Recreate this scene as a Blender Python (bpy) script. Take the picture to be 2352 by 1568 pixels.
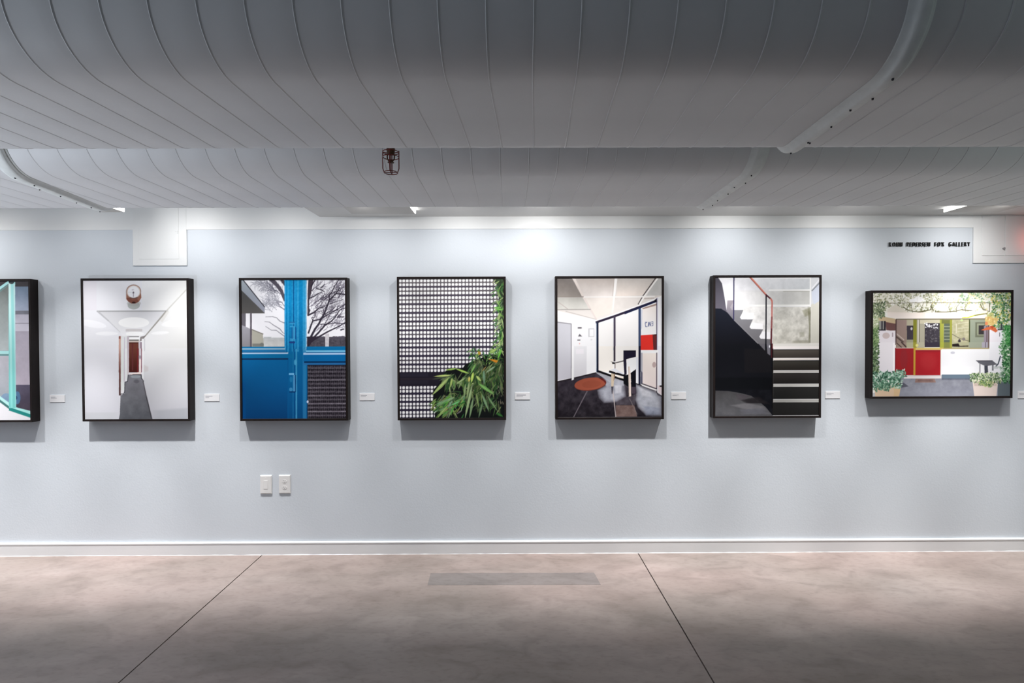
import bpy, math, random
import numpy as np
from mathutils import Matrix, Vector

PI = math.pi
# ------------------------------------------------------------------ clear
for o in list(bpy.data.objects):
    bpy.data.objects.remove(o)
sc = bpy.context.scene
C = sc.collection

# ------------------------------------------------------------------ camera
CZ = 1.512
cam_d = bpy.data.cameras.new('camera')
cam_d.sensor_width = 36.0
cam_d.lens = 1180.0 / 2352.0 * 36.0
cam_d.clip_start = 0.02
cam = bpy.data.objects.new('camera', cam_d)
C.objects.link(cam)
fwd = Vector((0.00383936, 0.99989997, -0.01361315))
rgt = Vector((0.99998632, -0.00388734, -0.00349967))
upv = Vector((0.00355224, 0.01359952, 0.99990121))
cam.matrix_world = Matrix(((rgt.x, upv.x, -fwd.x, 0), (rgt.y, upv.y, -fwd.y, 0), (rgt.z, upv.z, -fwd.z, CZ), (0, 0, 0, 1)))
sc.camera = cam

# ------------------------------------------------------------------ world, view
w = bpy.data.worlds.new('world')
sc.world = w
w.use_nodes = True
w.node_tree.nodes['Background'].inputs[0].default_value = (0.7, 0.8, 1.0, 1)
w.node_tree.nodes['Background'].inputs[1].default_value = 0.05
sc.view_settings.view_transform = 'Standard'
sc.view_settings.look = 'None'
sc.view_settings.gamma = 1
sc.view_settings.exposure = 0.0
sc.view_settings.use_curve_mapping = False

# ------------------------------------------------------------------ lights of the room
def look_rot(d):
    return Vector(d).to_track_quat('-Z', 'Y').to_euler()

def spot(x, y, z, tx, tz, power, ang=85, blend=0.6, col=(1.0, 0.985, 0.97), rad=0.022):
    l = bpy.data.lights.new('track_or_fill_spot', 'SPOT')
    l.energy = power
    l.color = col
    l.spot_size = math.radians(ang)
    l.spot_blend = blend
    l.shadow_soft_size = rad
    o = bpy.data.objects.new('track_or_fill_spot', l)
    C.objects.link(o)
    o.location = (x, y, z)
    o.rotation_euler = look_rot((tx - x, 3.54 - y, tz - z))
    return o

def area(x, y, z, sx, sy, power, col, d=(0, 0, -1)):
    l = bpy.data.lights.new('room_light', 'AREA')
    l.shape = 'RECTANGLE'
    l.size = sx
    l.size_y = sy
    l.energy = power
    l.color = col
    o = bpy.data.objects.new('room_light', l)
    C.objects.link(o)
    o.location = (x, y, z)
    o.rotation_euler = look_rot(d)
    return o

LY, LZ = 2.95, 2.26
SP = 1.0
# the track behind the far duct: one lamp every 0.7 m or so, aimed down the wall
# each lamp's reflector spread is built from four nested beams (power, aim height, angle); the fifth column is its glow on the top of the wall
BEAMS = ((LY, LZ, -1.6, 46), (LY, LZ, -0.1, 40), (LY, LZ, 0.8, 70), (LY, LZ, 1.5, 110), (3.08, 2.28, 1.8, 140))
TRACK = {-4.0: (95.8, 63.6, 26.2, 0.0, 16.0), -3.5: (123.7, 0.0, 17.6, 0.0, 3.6), -2.85: (144.7, 14.6, 22.0, 0.7, 2.6),
         -2.13: (109.3, 15.9, 30.0, 0.0, 7.0), -1.5: (78.0, 0.0, 16.5, 0.0, 4.3), -0.9: (58.0, 2.0, 19.5, 1.9, 4.4),
         -0.33: (50.0, 4.0, 17.6, 0.0, 6.7), 0.2: (56.0, 11.0, 18.4, 0.0, 9.2), 0.72: (107.0, 5.0, 20.8, 1.7, 3.4),
         1.47: (117.5, 12.5, 35.6, 2.5, 6.9), 2.2: (151.3, 0.0, 21.9, 5.2, 5.2), 3.05: (124.4, 17.3, 40.6, 3.5, 7.0),
         3.75: (89.7, 34.6, 0.0, 0.0, 0.0)}
KP = (1.02, 1.0, 1.42, 1.4, 1.35)
for x, row in TRACK.items():
    for (y, z, tz, an), p, k in zip(BEAMS, row, KP):
        if p > 0:
            spot(x, y, z, x, tz, p * k, ang=an, blend=1.0)
# unseen ceiling lamps at left and right, then an added blue ambient fill
area(-2.9, 0.2, 2.66, 0.5, 0.5, 30, (0.76, 0.88, 1.0))
area(3.1, 0.1, 2.66, 0.5, 0.5, 8, (0.78, 1.0, 0.93))
area(0.0, -1.6, 2.66, 0.8, 0.5, 4, (0.35, 0.65, 1.0))
# added fill spots out of view, brightening the ducts from below; no known source
def duct_fill(x, y, z, t, power, col, ang=110):
    o = spot(x, y, z, 0, 0, power, ang=ang, blend=1.0, col=col, rad=0.12)  # added fill made by the same spot builder, not part of the track
    o.rotation_euler = look_rot((t[0] - x, t[1] - y, t[2] - z))
duct_fill(-3.3, 0.5, 0.5, (-2.6, 1.35, 2.1), 185, (0.84, 0.91, 1.0), 95)
duct_fill(3.5, 0.4, 0.5, (3.1, 1.3, 2.1), 36, (0.82, 1.0, 0.95), 95)

# ------------------------------------------------------------------ materials
MATS = {}
def nodes_of(m):
    m.use_nodes = True
    nt = m.node_tree
    return nt, nt.nodes, nt.links, nt.nodes['Principled BSDF']

def mat(name, col, rough=0.6, spec=0.3, noise=0.0, nscale=8.0, bump=0.0, bscale=60.0, metal=0.0, emit=None, estr=0.0, stretch=(1, 1, 1), bdist=0.002):
    if name in MATS:
        return MATS[name]
    m = bpy.data.materials.new(name)
    nt, N, L, p = nodes_of(m)
    p.inputs['Roughness'].default_value = rough
    p.inputs['Specular IOR Level'].default_value = spec
    p.inputs['Metallic'].default_value = metal
    tc = N.new('ShaderNodeTexCoord')
    mp = N.new('ShaderNodeMapping')
    mp.inputs['Scale'].default_value = stretch
    L.new(tc.outputs['Object'], mp.inputs[0])
    nz = N.new('ShaderNodeTexNoise')
    nz.inputs['Scale'].default_value = nscale
    nz.inputs['Detail'].default_value = 5
    L.new(mp.outputs[0], nz.inputs['Vector'])
    cr = N.new('ShaderNodeValToRGB')
    a = [max(0, c * (1 - noise)) for c in col]
    b = [min(1, c * (1 + noise)) for c in col]
    cr.color_ramp.elements[0].position = 0.3
    cr.color_ramp.elements[1].position = 0.7
    cr.color_ramp.elements[0].color = (*a, 1)
    cr.color_ramp.elements[1].color = (*b, 1)
    L.new(nz.outputs['Fac'], cr.inputs[0])
    L.new(cr.outputs[0], p.inputs['Base Color'])
    if bump:
        n2 = N.new('ShaderNodeTexNoise')
        n2.inputs['Scale'].default_value = bscale
        n2.inputs['Detail'].default_value = 3
        L.new(mp.outputs[0], n2.inputs['Vector'])
        bp = N.new('ShaderNodeBump')
        bp.inputs['Strength'].default_value = bump
        bp.inputs['Distance'].default_value = bdist
        L.new(n2.outputs['Fac'], bp.inputs['Height'])
        L.new(bp.outputs[0], p.inputs['Normal'])
    if emit:
        p.inputs['Emission Color'].default_value = (*emit, 1)
        p.inputs['Emission Strength'].default_value = estr
    MATS[name] = m
    return m

M_wall = mat('grey_blue_wall_paint', (0.665, 0.708, 0.758), 0.75, 0.2, 0.012, 2.0, 0.25, 90)
M_far = mat('bounce_dimmed_wall', (0.22, 0.23, 0.25), 0.8, 0.2, 0.02, 2.0)  # opposite wall darkened so that less light bounces onto the ducts
M_white = mat('white_paint', (0.83, 0.84, 0.84), 0.6, 0.3, 0.01, 3.0, 0.15, 70)
M_base = mat('white_gloss_paint', (0.77, 0.775, 0.785), 0.4, 0.45, 0.02, 3.0, 0.2, 40)
M_ceil = mat('ceiling_paint', (0.66, 0.66, 0.65), 0.8, 0.2, 0.02, 3.0)
M_duct = mat('painted_duct_metal', (0.745, 0.75, 0.765), 0.55, 0.35, 0.03, 5.0, 0.2, 25)
M_collar = mat('painted_collar', (0.80, 0.83, 0.82), 0.5, 0.35, 0.05, 30.0, 0.4, 40)
M_dark = mat('dark_screw', (0.05, 0.05, 0.06), 0.6, 0.3, 0.1, 50)
M_frame = mat('dark_stained_wood', (0.013, 0.0085, 0.008), 0.5, 0.22, 0.25, 20.0, 0.2, 120, stretch=(1, 1, 0.2))
M_back = mat('backing_board', (0.30, 0.24, 0.17), 0.8, 0.2, 0.1, 10)
M_card = mat('label_card', (0.86, 0.86, 0.88), 0.7, 0.2, 0.01, 10)
M_ink = mat('grey_print', (0.42, 0.42, 0.46), 0.8, 0.1, 0.05, 30)
M_black = mat('black_letters', (0.02, 0.02, 0.02), 0.5, 0.3, 0.1, 30)
M_plate = mat('white_plastic', (0.82, 0.81, 0.80), 0.35, 0.5, 0.01, 10)
M_slot = mat('grey_slot', (0.30, 0.29, 0.30), 0.6, 0.3, 0.05, 10)
M_red = mat('red_guard_enamel', (0.16, 0.014, 0.008), 0.4, 0.5, 0.15, 60)
M_brass = mat('dull_brass', (0.10, 0.055, 0.03), 0.45, 0.5, 0.15, 60, metal=0.6)
M_pipe = mat('painted_pipe', (0.45, 0.45, 0.45), 0.5, 0.3, 0.03, 20)
M_gap = mat('dark_joint_fill', (0.012, 0.011, 0.010), 0.9, 0.1, 0.1, 20)  # near-black base that shows in the floor joints
M_lamp = mat('lamp_diffuser', (0.9, 0.9, 0.9), 0.5, 0.2, 0.0, 5, emit=(1, 0.99, 0.96), estr=7.0)
M_house = mat('lamp_housing_paint', (0.52, 0.51, 0.49), 0.6, 0.3, 0.02, 6)
M_exit_red = mat('exit_sign_red', (0.8, 0.1, 0.08), 0.4, 0.3, 0.0, 5, emit=(1.0, 0.10, 0.06), estr=3.0)
M_exit_case = mat('exit_sign_case', (0.85, 0.66, 0.64), 0.4, 0.3, 0.0, 5, emit=(1.0, 0.35, 0.3), estr=0.45)

def concrete(name, base, k=1.0):
    m = bpy.data.materials.new(name)
    nt, N, L, p = nodes_of(m)
    tc = N.new('ShaderNodeTexCoord')
    mp = N.new('ShaderNodeMapping'); mp.inputs['Scale'].default_value = (0.8, 1.6, 1)
    mp.inputs['Rotation'].default_value = (0, 0, 0.35)
    L.new(tc.outputs['Object'], mp.inputs[0])
    def noise(scale, det, dist, lo, hi, ca, cb, vec=mp):
        n = N.new('ShaderNodeTexNoise'); n.inputs['Scale'].default_value = scale
        n.inputs['Detail'].default_value = det; n.inputs['Distortion'].default_value = dist
        L.new(vec.outputs[0], n.inputs['Vector'])
        r = N.new('ShaderNodeValToRGB')
        r.color_ramp.elements[0].position = lo; r.color_ramp.elements[1].position = hi
        r.color_ramp.elements[0].color = (*ca, 1); r.color_ramp.elements[1].color = (*cb, 1)
        L.new(n.outputs['Fac'], r.inputs[0])
        return r, n
    b = base
    r1, _ = noise(1.6, 8, 0.7, 0.30, 0.70, [c * 0.80 * f for c, f in zip(b, (1.02, 1, 0.97))], [c * 1.15 for c in b])
    r2, n2 = noise(5.0, 9, 1.0, 0.28, 0.54, (0.70, 0.69, 0.68), (1, 1, 1))
    r3, _ = noise(30.0, 7, 0.3, 0.30, 0.50, (0.80, 0.79, 0.78), (1, 1, 1))
    r4, _ = noise(0.9, 2, 0.2, 0.35, 0.65, (1.02, 0.98, 0.97), (0.97, 1.0, 0.99))
    cur = r1.outputs[0]
    for r, f in ((r2, 0.75), (r3, 0.6), (r4, 1.0)):
        mx = N.new('ShaderNodeMix'); mx.data_type = 'RGBA'; mx.blend_type = 'MULTIPLY'
        mx.inputs[0].default_value = f
        L.new(cur, mx.inputs[6]); L.new(r.outputs[0], mx.inputs[7])
        cur = mx.outputs[2]
    L.new(cur, p.inputs['Base Color'])
    rr = N.new('ShaderNodeMapRange')
    rr.inputs['To Min'].default_value = 0.38; rr.inputs['To Max'].default_value = 0.62
    L.new(n2.outputs['Fac'], rr.inputs['Value'])
    L.new(rr.outputs[0], p.inputs['Roughness'])
    p.inputs['Specular IOR Level'].default_value = 0.35
    bp = N.new('ShaderNodeBump'); bp.inputs['Strength'].default_value = 0.12; bp.inputs['Distance'].default_value = 0.004
    L.new(n2.outputs['Fac'], bp.inputs['Height']); L.new(bp.outputs[0], p.inputs['Normal'])
    return m
M_floor = concrete('polished_concrete', (0.348, 0.290, 0.271))
M_patch = concrete('darker_concrete', (0.245, 0.218, 0.213))

# ------------------------------------------------------------------ mesh helpers
class MB:
    def __init__(s): s.v = []; s.f = []; s.sm = False
    def box(s, x0, x1, y0, y1, z0, z1):
        n = len(s.v)
        s.v += [(x0, y0, z0), (x1, y0, z0), (x1, y1, z0), (x0, y1, z0), (x0, y0, z1), (x1, y0, z1), (x1, y1, z1), (x0, y1, z1)]
        s.f += [tuple(n + i for i in q) for q in ((0, 3, 2, 1), (4, 5, 6, 7), (0, 1, 5, 4), (1, 2, 6, 5), (2, 3, 7, 6), (3, 0, 4, 7))]
        return s
    def prism(s, poly, axis, a0, a1):
        # poly in the two other axes (cyclic order), extruded along axis
        n = len(s.v); k = len(poly)
        for a in (a0, a1):
            for p, q in poly:
                s.v.append({'x': (a, p, q), 'y': (p, a, q), 'z': (p, q, a)}[axis])
        s.f.append(tuple(n + i for i in range(k))[::-1]); s.f.append(tuple(n + k + i for i in range(k)))
        for i in range(k):
            j = (i + 1) % k
            s.f.append((n + i, n + j, n + k + j, n + k + i))
        return s
    def tube(s, pts, r, seg=8):
        n0 = len(s.v)
        pts = [Vector(p) for p in pts]
        for i, p in enumerate(pts):
            if i == 0: t = pts[1] - p
            elif i == len(pts) - 1: t = p - pts[i - 1]
            else: t = (pts[i + 1] - p).normalized() + (p - pts[i - 1]).normalized()
            t.normalize()
            a = Vector((0, 1, 0)) if abs(t.y) < 0.9 else Vector((1, 0, 0))
            u = t.cross(a).normalized(); w2 = t.cross(u)
            rr = r[i] if isinstance(r, (list, tuple)) else r
            for k in range(seg):
                q = p + (u * math.cos(2 * PI * k / seg) + w2 * math.sin(2 * PI * k / seg)) * rr
                s.v.append(tuple(q))
        for i in range(len(pts) - 1):
            for k in range(seg):
                a = n0 + i * seg + k; b = n0 + i * seg + (k + 1) % seg
                s.f.append((a, b, b + seg, a + seg))
        s.f.append(tuple(n0 + k for k in range(seg))[::-1])
        s.f.append(tuple(n0 + (len(pts) - 1) * seg + k for k in range(seg)))
        return s
    def mesh(s, name, m, bevel=0.0, smooth=False):
        me = bpy.data.meshes.new(name)
        me.from_pydata(s.v, [], s.f)
        if bevel or True:
            import bmesh
            bm = bmesh.new(); bm.from_mesh(me)
            bmesh.ops.recalc_face_normals(bm, faces=bm.faces)
            if bevel:
                bmesh.ops.bevel(bm, geom=list(bm.edges), offset=bevel, segments=1, affect='EDGES', clamp_overlap=True)
            bm.to_mesh(me); bm.free()
        if smooth:
            me.polygons.foreach_set('use_smooth', [True] * len(me.polygons))
        me.materials.append(m)
        me.update()
        return me

def link(name, me, parent=None, loc=(0, 0, 0)):
    o = bpy.data.objects.new(name, me)
    C.objects.link(o)
    o.location = loc
    if parent: o.parent = parent
    return o

def build(mb, name, m, parent=None, loc=(0, 0, 0), bevel=0.0, smooth=False):
    return link(name, mb.mesh(name, m, bevel, smooth), parent, loc)

def tag(o, label=None, cat=None, group=None, kind=None):
    if label: o['label'] = label
    if cat: o['category'] = cat
    if group: o['group'] = group
    if kind: o['kind'] = kind
    return o

def thing(name, label, cat, loc=(0, 0, 0), group=None, kind=None):
    o = link(name, None, None, loc)
    return tag(o, label, cat, group, kind)

# ------------------------------------------------------------------ the room shell
XW, YB, YF, ZC = 4.2, 3.54, -3.0, 2.72
tag(build(MB().box(-XW - .1, XW + .1, YB, YB + .12, -0.12, ZC + .1), 'wall_back', M_wall), 'pale grey-blue painted gallery wall behind the framed pictures', 'wall', kind='structure')
tag(build(MB().box(-XW - .1, -XW, YF, YB, -0.12, ZC + .1), 'wall_left', M_wall), 'pale side wall beyond the left edge', 'wall', kind='structure')
tag(build(MB().box(XW, XW + .1, YF, YB, -0.12, ZC + .1), 'wall_right', M_wall), 'pale side wall beyond the right edge', 'wall', kind='structure')
tag(build(MB().box(-XW - .1, XW + .1, YF - .1, YF, -0.12, ZC + .1), 'wall_front', M_far), 'wall opposite the pictures', 'wall', kind='structure')
tag(build(MB().box(-XW, XW, YF, YB, ZC, ZC + .1), 'ceiling', M_ceil), 'ceiling above the ducts', 'ceiling', kind='structure')

fl = tag(build(MB().box(-XW, XW, YF, YB, -0.12, -0.02), 'floor', M_gap), 'mottled mauve-grey polished concrete floor cut by two dark joints', 'floor', kind='structure')
g = 0.0035
for x0, x1 in ((-XW, -1.712 - g), (-1.712 + g, 0.879 - g), (0.879 + g, XW)):
    build(MB().box(x0, x1, YF, YB, -0.02, 0.0), 'slab', M_floor, fl)
pm = MB(); pm.prism([(-0.509, 3.241), (0.528, 3.236), (0.542, 3.079), (-0.504, 3.086)], 'z', -0.005, 0.0006)
p_ = build(pm, 'patch', M_patch, fl); p_['label'] = 'darker grey oblong patch in the floor'

# baseboard: board with a rounded top lip and a small bead of caulk at the floor
bb = MB()
bb.prism([(3.54, 0.0), (3.524, 0.0), (3.524, 0.076), (3.5215, 0.078), (3.5215, 0.084), (3.5245, 0.088), (3.54, 0.088)], 'x', -XW, XW)
base = tag(build(bb, 'baseboard_back', M_base), 'white painted baseboard with a bright top lip', 'baseboard', kind='structure')
sh = MB(); rnd = random.Random(4)
n = 240
prev = None
for i in range(n):
    x0 = -XW + 2 * XW * i / n; x1 = -XW + 2 * XW * (i + 1) / n
    a = prev if prev else 0.002; b = 0.001 + 0.0025 * rnd.random(); prev = b
    k = len(sh.v)
    for x, h in ((x0, a), (x1, b)):
        sh.v += [(x, 3.524, 0), (x, 3.524 - h * 1.2, 0), (x, 3.524 - h * .5, h), (x, 3.524, h * 1.2)]
    sh.f += [(k + j, k + (j + 1) % 4, k + 4 + (j + 1) % 4, k + 4 + j) for j in range(4)]
build(sh, 'caulk_bead', M_base, base)

# white frieze board at the top of the wall
fz = MB()
fz.prism([(3.54, 2.236), (3.534, 2.236), (3.532, 2.240), (3.532, 2.60), (3.54, 2.60)], 'x', -XW, XW)
tag(build(fz, 'trim_1', M_white), 'white painted frieze board along the top of the wall', 'trim', kind='structure')
# dropped ceiling strip over the wall, right of the left white panel
dc = MB(); dc.box(-1.30, XW, 2.70, 3.532, 2.321, 2.50)
tag(build(dc, 'trim_2', M_ceil), 'flat dropped ceiling strip between the far duct and the wall', 'ceiling strip', kind='structure')

# left white wall panel with a hatch seam
t3 = tag(build(MB().box(-2.578, -2.210, 3.5308, 3.54, 1.991, 2.60), 'trim_3', M_white, bevel=0.0015), 'white boxed panel hanging down from the frieze at the left', 'trim', kind='structure')
build(MB().box(-2.536, -2.262, 3.5288, 3.5308, 2.036, 2.50), 'hatch_door', M_white, t3, bevel=0.001)
hk = MB(); hk.box(-2.286, -2.266, 3.525, 3.529, 2.222, 2.227).box(-2.272, -2.266, 3.524, 3.529, 2.208, 2.226)
build(hk, 'latch', M_white, t3, bevel=0.001)
# right white wall panel with two little hatch doors
t4 = tag(build(MB().box(3.191, XW, 3.530, 3.54, 1.992, 2.321), 'trim_4', M_white, bevel=0.0015), 'white boxed panel with small cupboard doors at the upper right', 'trim', kind='structure')
build(MB().box(3.246, 3.402, 3.526, 3.530, 2.042, 2.315), 'hatch_door', M_white, t4, bevel=0.0015)
build(MB().box(3.406, 3.62, 3.526, 3.530, 2.042, 2.315), 'hatch_door', M_white, t4, bevel=0.0015)
kb = MB(); kb.tube([(3.390, 3.526, 2.091), (3.390, 3.514, 2.091)], [0.005, 0.007], 10)
build(kb, 'knob', M_slot, t4)

# ------------------------------------------------------------------ flat-oval spiral ducts
def oval(zb, yn, yf, R, off=0.0, nf=4, ns=26):
    pts = []
    r = R + off
    zc = zb + R
    for i in range(ns):                      # near half circle: top -> bottom
        a = PI / 2 + PI * i / ns
        pts.append((yn + r * math.cos(a), zc + r * math.sin(a)))
    for i in range(nf): pts.append((yn + (yf - yn) * i / nf, zc - r))
    for i in range(ns):
        a = -PI / 2 + PI * i / ns
        pts.append((yf + r * math.cos(a), zc + r * math.sin(a)))
    for i in range(nf): pts.append((yf + (yn - yf) * i / nf, zc + r))
    return pts

def ring_mesh(name, D, cols, m, slant, shear=0.0):
    """cols: list of (x, offset). slant: x shift over one turn; shear: x shift per metre of y"""
    zb, yn, yf, R = D
    base_pts = oval(zb, yn, yf, R)
    k = len(base_pts)
    ym = (yn + yf) / 2
    V, F = [], []
    for x, off in cols:
        pts = oval(zb, yn, yf, R, off)
        for j, (y, z) in enumerate(pts):
            V.append((x + slant * math.sin(PI * (y - ym) / ((yf - yn) + 2 * R)) + shear * (y - ym), y, z))
    for i in range(len(cols) - 1):
        for j in range(k):
            j2 = (j + 1) % k
            F.append((i * k + j, i * k + j2, (i + 1) * k + j2, (i + 1) * k + j))
    me = bpy.data.meshes.new(name)
    me.from_pydata(V, [], F)
    import bmesh
    bm = bmesh.new(); bm.from_mesh(me)
    bmesh.ops.recalc_face_normals(bm, faces=bm.faces)
    bm.to_mesh(me); bm.free()
    # outward check
    me.polygons.foreach_set('use_smooth', [True] * len(me.polygons))
    me.materials.append(m)
    me.update()
    return me

def duct(label, D, pitch, phase, slant, collars):
    root = thing('air_duct', label, 'air duct', (0, (D[1] + D[2]) / 2, D[0]))
    off = Vector(root.location)
    P = pitch
    cols = [(0, -0.0004), (0.0007, 0.0013), (0.0022, 0.0014), (0.0034, 0.0002), (0.0065, 0.0), (P * .5, 0.0009), (P - .003, 0.0), (P, -0.0004)]
    me = ring_mesh('duct_band', D, cols, M_duct, slant)
    for v in me.vertices: v.co -= off
    k0 = math.ceil((-XW - phase) / P); k1 = math.floor((XW - P - phase) / P)
    for k in range(k0, k1 + 1):
        link('duct_band', me, root, (phase + k * P, 0, 0))
    # end collars into the side walls
    for xa, xb in ((-XW, phase + k0 * P + .002), (phase + (k1 + 1) * P - .002, XW)):
        m2 = ring_mesh('end_sleeve', D, [(xa, 0.001), (xb, 0.001)], M_duct, 0)
        for v in m2.vertices: v.co -= off
        link('end_sleeve', m2, root)
    for xc, wd, ht, shear in collars:
        h = wd / 2
        cc = [(xc - h - .012, 0.0005), (xc - h - .010, 0.0035), (xc - h, 0.004), (xc - h + .003, ht * .75), (xc - h * .5, ht), (xc + h * .5, ht), (xc + h - .003, ht * .8), (xc + h, 0.004), (xc + h + .009, 0.0035), (xc + h + .011, 0.0005)]
        m3 = ring_mesh('joint_collar', D, cc, M_collar, 0, shear)
        for v in m3.vertices: v.co -= off
        co = link('joint_collar', m3, root)
        ym = (D[1] + D[2]) / 2
        for q, (yy, sx) in enumerate(((D[1] - .04, 0), (D[1] + .04, 0.25), (D[1] + .10, -.2), (D[1] + .2, .1), (D[1] + .31, 0.0), (D[2] - .06, .2), (D[2] + .03, -.1))):
            zz = D[0] - ht
            if yy < D[1]: zz = D[0] + D[3] - math.sqrt(max(0, (D[3] + ht) ** 2 - (yy - D[1]) ** 2))
            if yy > D[2]: zz = D[0] + D[3] - math.sqrt(max(0, (D[3] + ht) ** 2 - (yy - D[2]) ** 2))
            xx = xc + shear * (yy - ym) + sx * wd
            s_ = MB(); s_.tube([(0, 0, .003), (0, 0, -.0035)], [0.0032, 0.0022], 6)
            link('screw', s_.mesh('screw', M_dark), co, (xx, yy - off.y, zz - off.z))
    for x in (-2.7, 0.05, 2.9):
        for yy in (D[1] + .02, D[2] - .02):
            h_ = MB(); h_.tube([(x, yy - off.y, 2 * D[3] - .002), (x, yy - off.y, ZC - off.z)], 0.005, 8)
            build(h_, 'hanger_rod', M_pipe, root)
    return root
D1 = (CZ + .56, 1.151, 1.525, .13)
D2 = (CZ + .62, 2.03, 2.487, .143)
duct('near flat-oval spiral air duct, white painted, large across the top', D1, 0.0954, -0.989, 0.012, [(0.840, 0.034, 0.018, 0.06)])
duct('farther flat-oval spiral air duct running between near duct and wall', D2, 0.1088, -1.125, 0.0, [(0.943, 0.046, 0.014, 0.03), (-1.945, 0.052, 0.017, -0.17)])

# ------------------------------------------------------------------ ceiling lamps seen between duct and wall
def lamp(label, x0, x1, side):
    t = thing('ceiling_lamp', label, 'ceiling lamp', ((x0 + x1) / 2, 3.15, 2.321))
    l = t.location
    h = MB(); h.box(x0 - l.x, x1 - l.x, 2.90 - l.y, 3.345 - l.y, 2.296 - l.z, 0)
    build(h, 'housing', M_house, t, bevel=0.001)
    d = MB()
    e = (x1 if side > 0 else x0) - l.x
    d.box(min(e, e + side * .004), max(e, e + side * .004), 2.905 - l.y, 3.343 - l.y, 2.297 - l.z, -.0005)
    build(d, 'diffuser', M_lamp, t)
lamp('grey box ceiling lamp with bright side panel left of the middle', -1.022, -0.612, 1)
lamp('grey box ceiling lamp with bright left side near the raised lettering', 2.828, 3.18, -1)

# left lamp by the white panel: hangs from the high ceiling there
t = thing('ceiling_lamp', 'small lit ceiling lamp beside the left duct collar', 'ceiling lamp', (-2.53, 3.25, 2.72))
h = MB(); h.box(-.07, .07, -.25, .05, -0.418, -0.33)
build(h, 'housing', M_house, t)
h = MB(); h.box(.07, .074, -.24, .048, -0.417, -0.332)
build(h, 'diffuser', M_lamp, t)
h = MB(); h.tube([(0, -.07, -.335), (0, -.07, 0)], .006, 8)
build(h, 'stem', M_pipe, t)

# ------------------------------------------------------------------ sprinkler with red guard
t = thing('sprinkler', 'small pendent sprinkler head in a dark red wire guard', 'sprinkler', (-0.4085, 1.78, 2.72))
zt = 2.72
def Z(z): return z - zt
b = MB(); b.tube([(0, 0, 0), (0, 0, Z(2.16))], 0.011, 12)
build(b, 'drop_pipe', M_pipe, t, smooth=True)
b = MB(); b.tube([(0, 0, Z(2.162)), (0, 0, Z(2.150)), (0, 0, Z(2.138)), (0, 0, Z(2.132))], [0.012, 0.015, 0.013, .009], 12)
build(b, 'head_body', M_brass, t)
b = MB()
for s_ in (-1, 1):
    b.tube([(s_ * .010, 0, Z(2.137)), (s_ * .0125, 0, Z(2.127)), (s_ * .0115, 0, Z(2.117)), (s_ * .003, 0, Z(2.107))], 0.0024, 6)
b.tube([(0, 0, Z(2.112)), (0, 0, Z(2.106))], [0.005, .004], 10)
build(b, 'frame_arms', M_brass, t)
b = MB(); b.tube([(0, 0, Z(2.134)), (0, 0, Z(2.113))], 0.0018, 6)
build(b, 'bulb', M_red, t)
b = MB()
k = 14
for i in range(k):
    a = 2 * PI * i / k
    b.prism([(0, 0), (.011 * math.cos(a - .12), .011 * math.sin(a - .12)), (.011 * math.cos(a + .12), .011 * math.sin(a + .12))], 'z', Z(2.105), Z(2.1065))
build(b, 'deflector', M_brass, t)
gd = MB()
R0, R1 = 0.0275, 0.023
for i in range(4):
    a = PI / 2 * i + 0.08
    c_, s_ = math.cos(a), math.sin(a)
    gd.tube([(R0 * c_, R0 * s_, Z(2.146)), (R0 * c_, R0 * s_, Z(2.085)), (R1 * c_, R1 * s_, Z(2.0715)), (0.0, 0.0, Z(2.0705))], 0.0017, 6)
for zz, rr in ((2.141, R0), (2.124, R0), (2.071, R1)):
    pts = [(rr * math.cos(2 * PI * i / 20), rr * math.sin(2 * PI * i / 20), Z(zz)) for i in range(21)]
    gd.tube(pts, 0.0017, 6)
gd.tube([(-R0, 0, Z(2.141)), (-.010, 0, Z(2.138)), (.010, 0, Z(2.138)), (R0, 0, Z(2.141))], .0016, 6)
gd.tube([(0, 0, Z(2.105)), (0, 0, Z(2.0705))], .0016, 6)
build(gd, 'wire_guard', M_red, t)

# ------------------------------------------------------------------ printed pictures: a small painter that works on a colour grid
def s2l(a):
    a = np.clip(a, 0, 1)
    return np.where(a <= 0.04045, a / 12.92, ((a + 0.055) / 1.055) ** 2.4)

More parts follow.
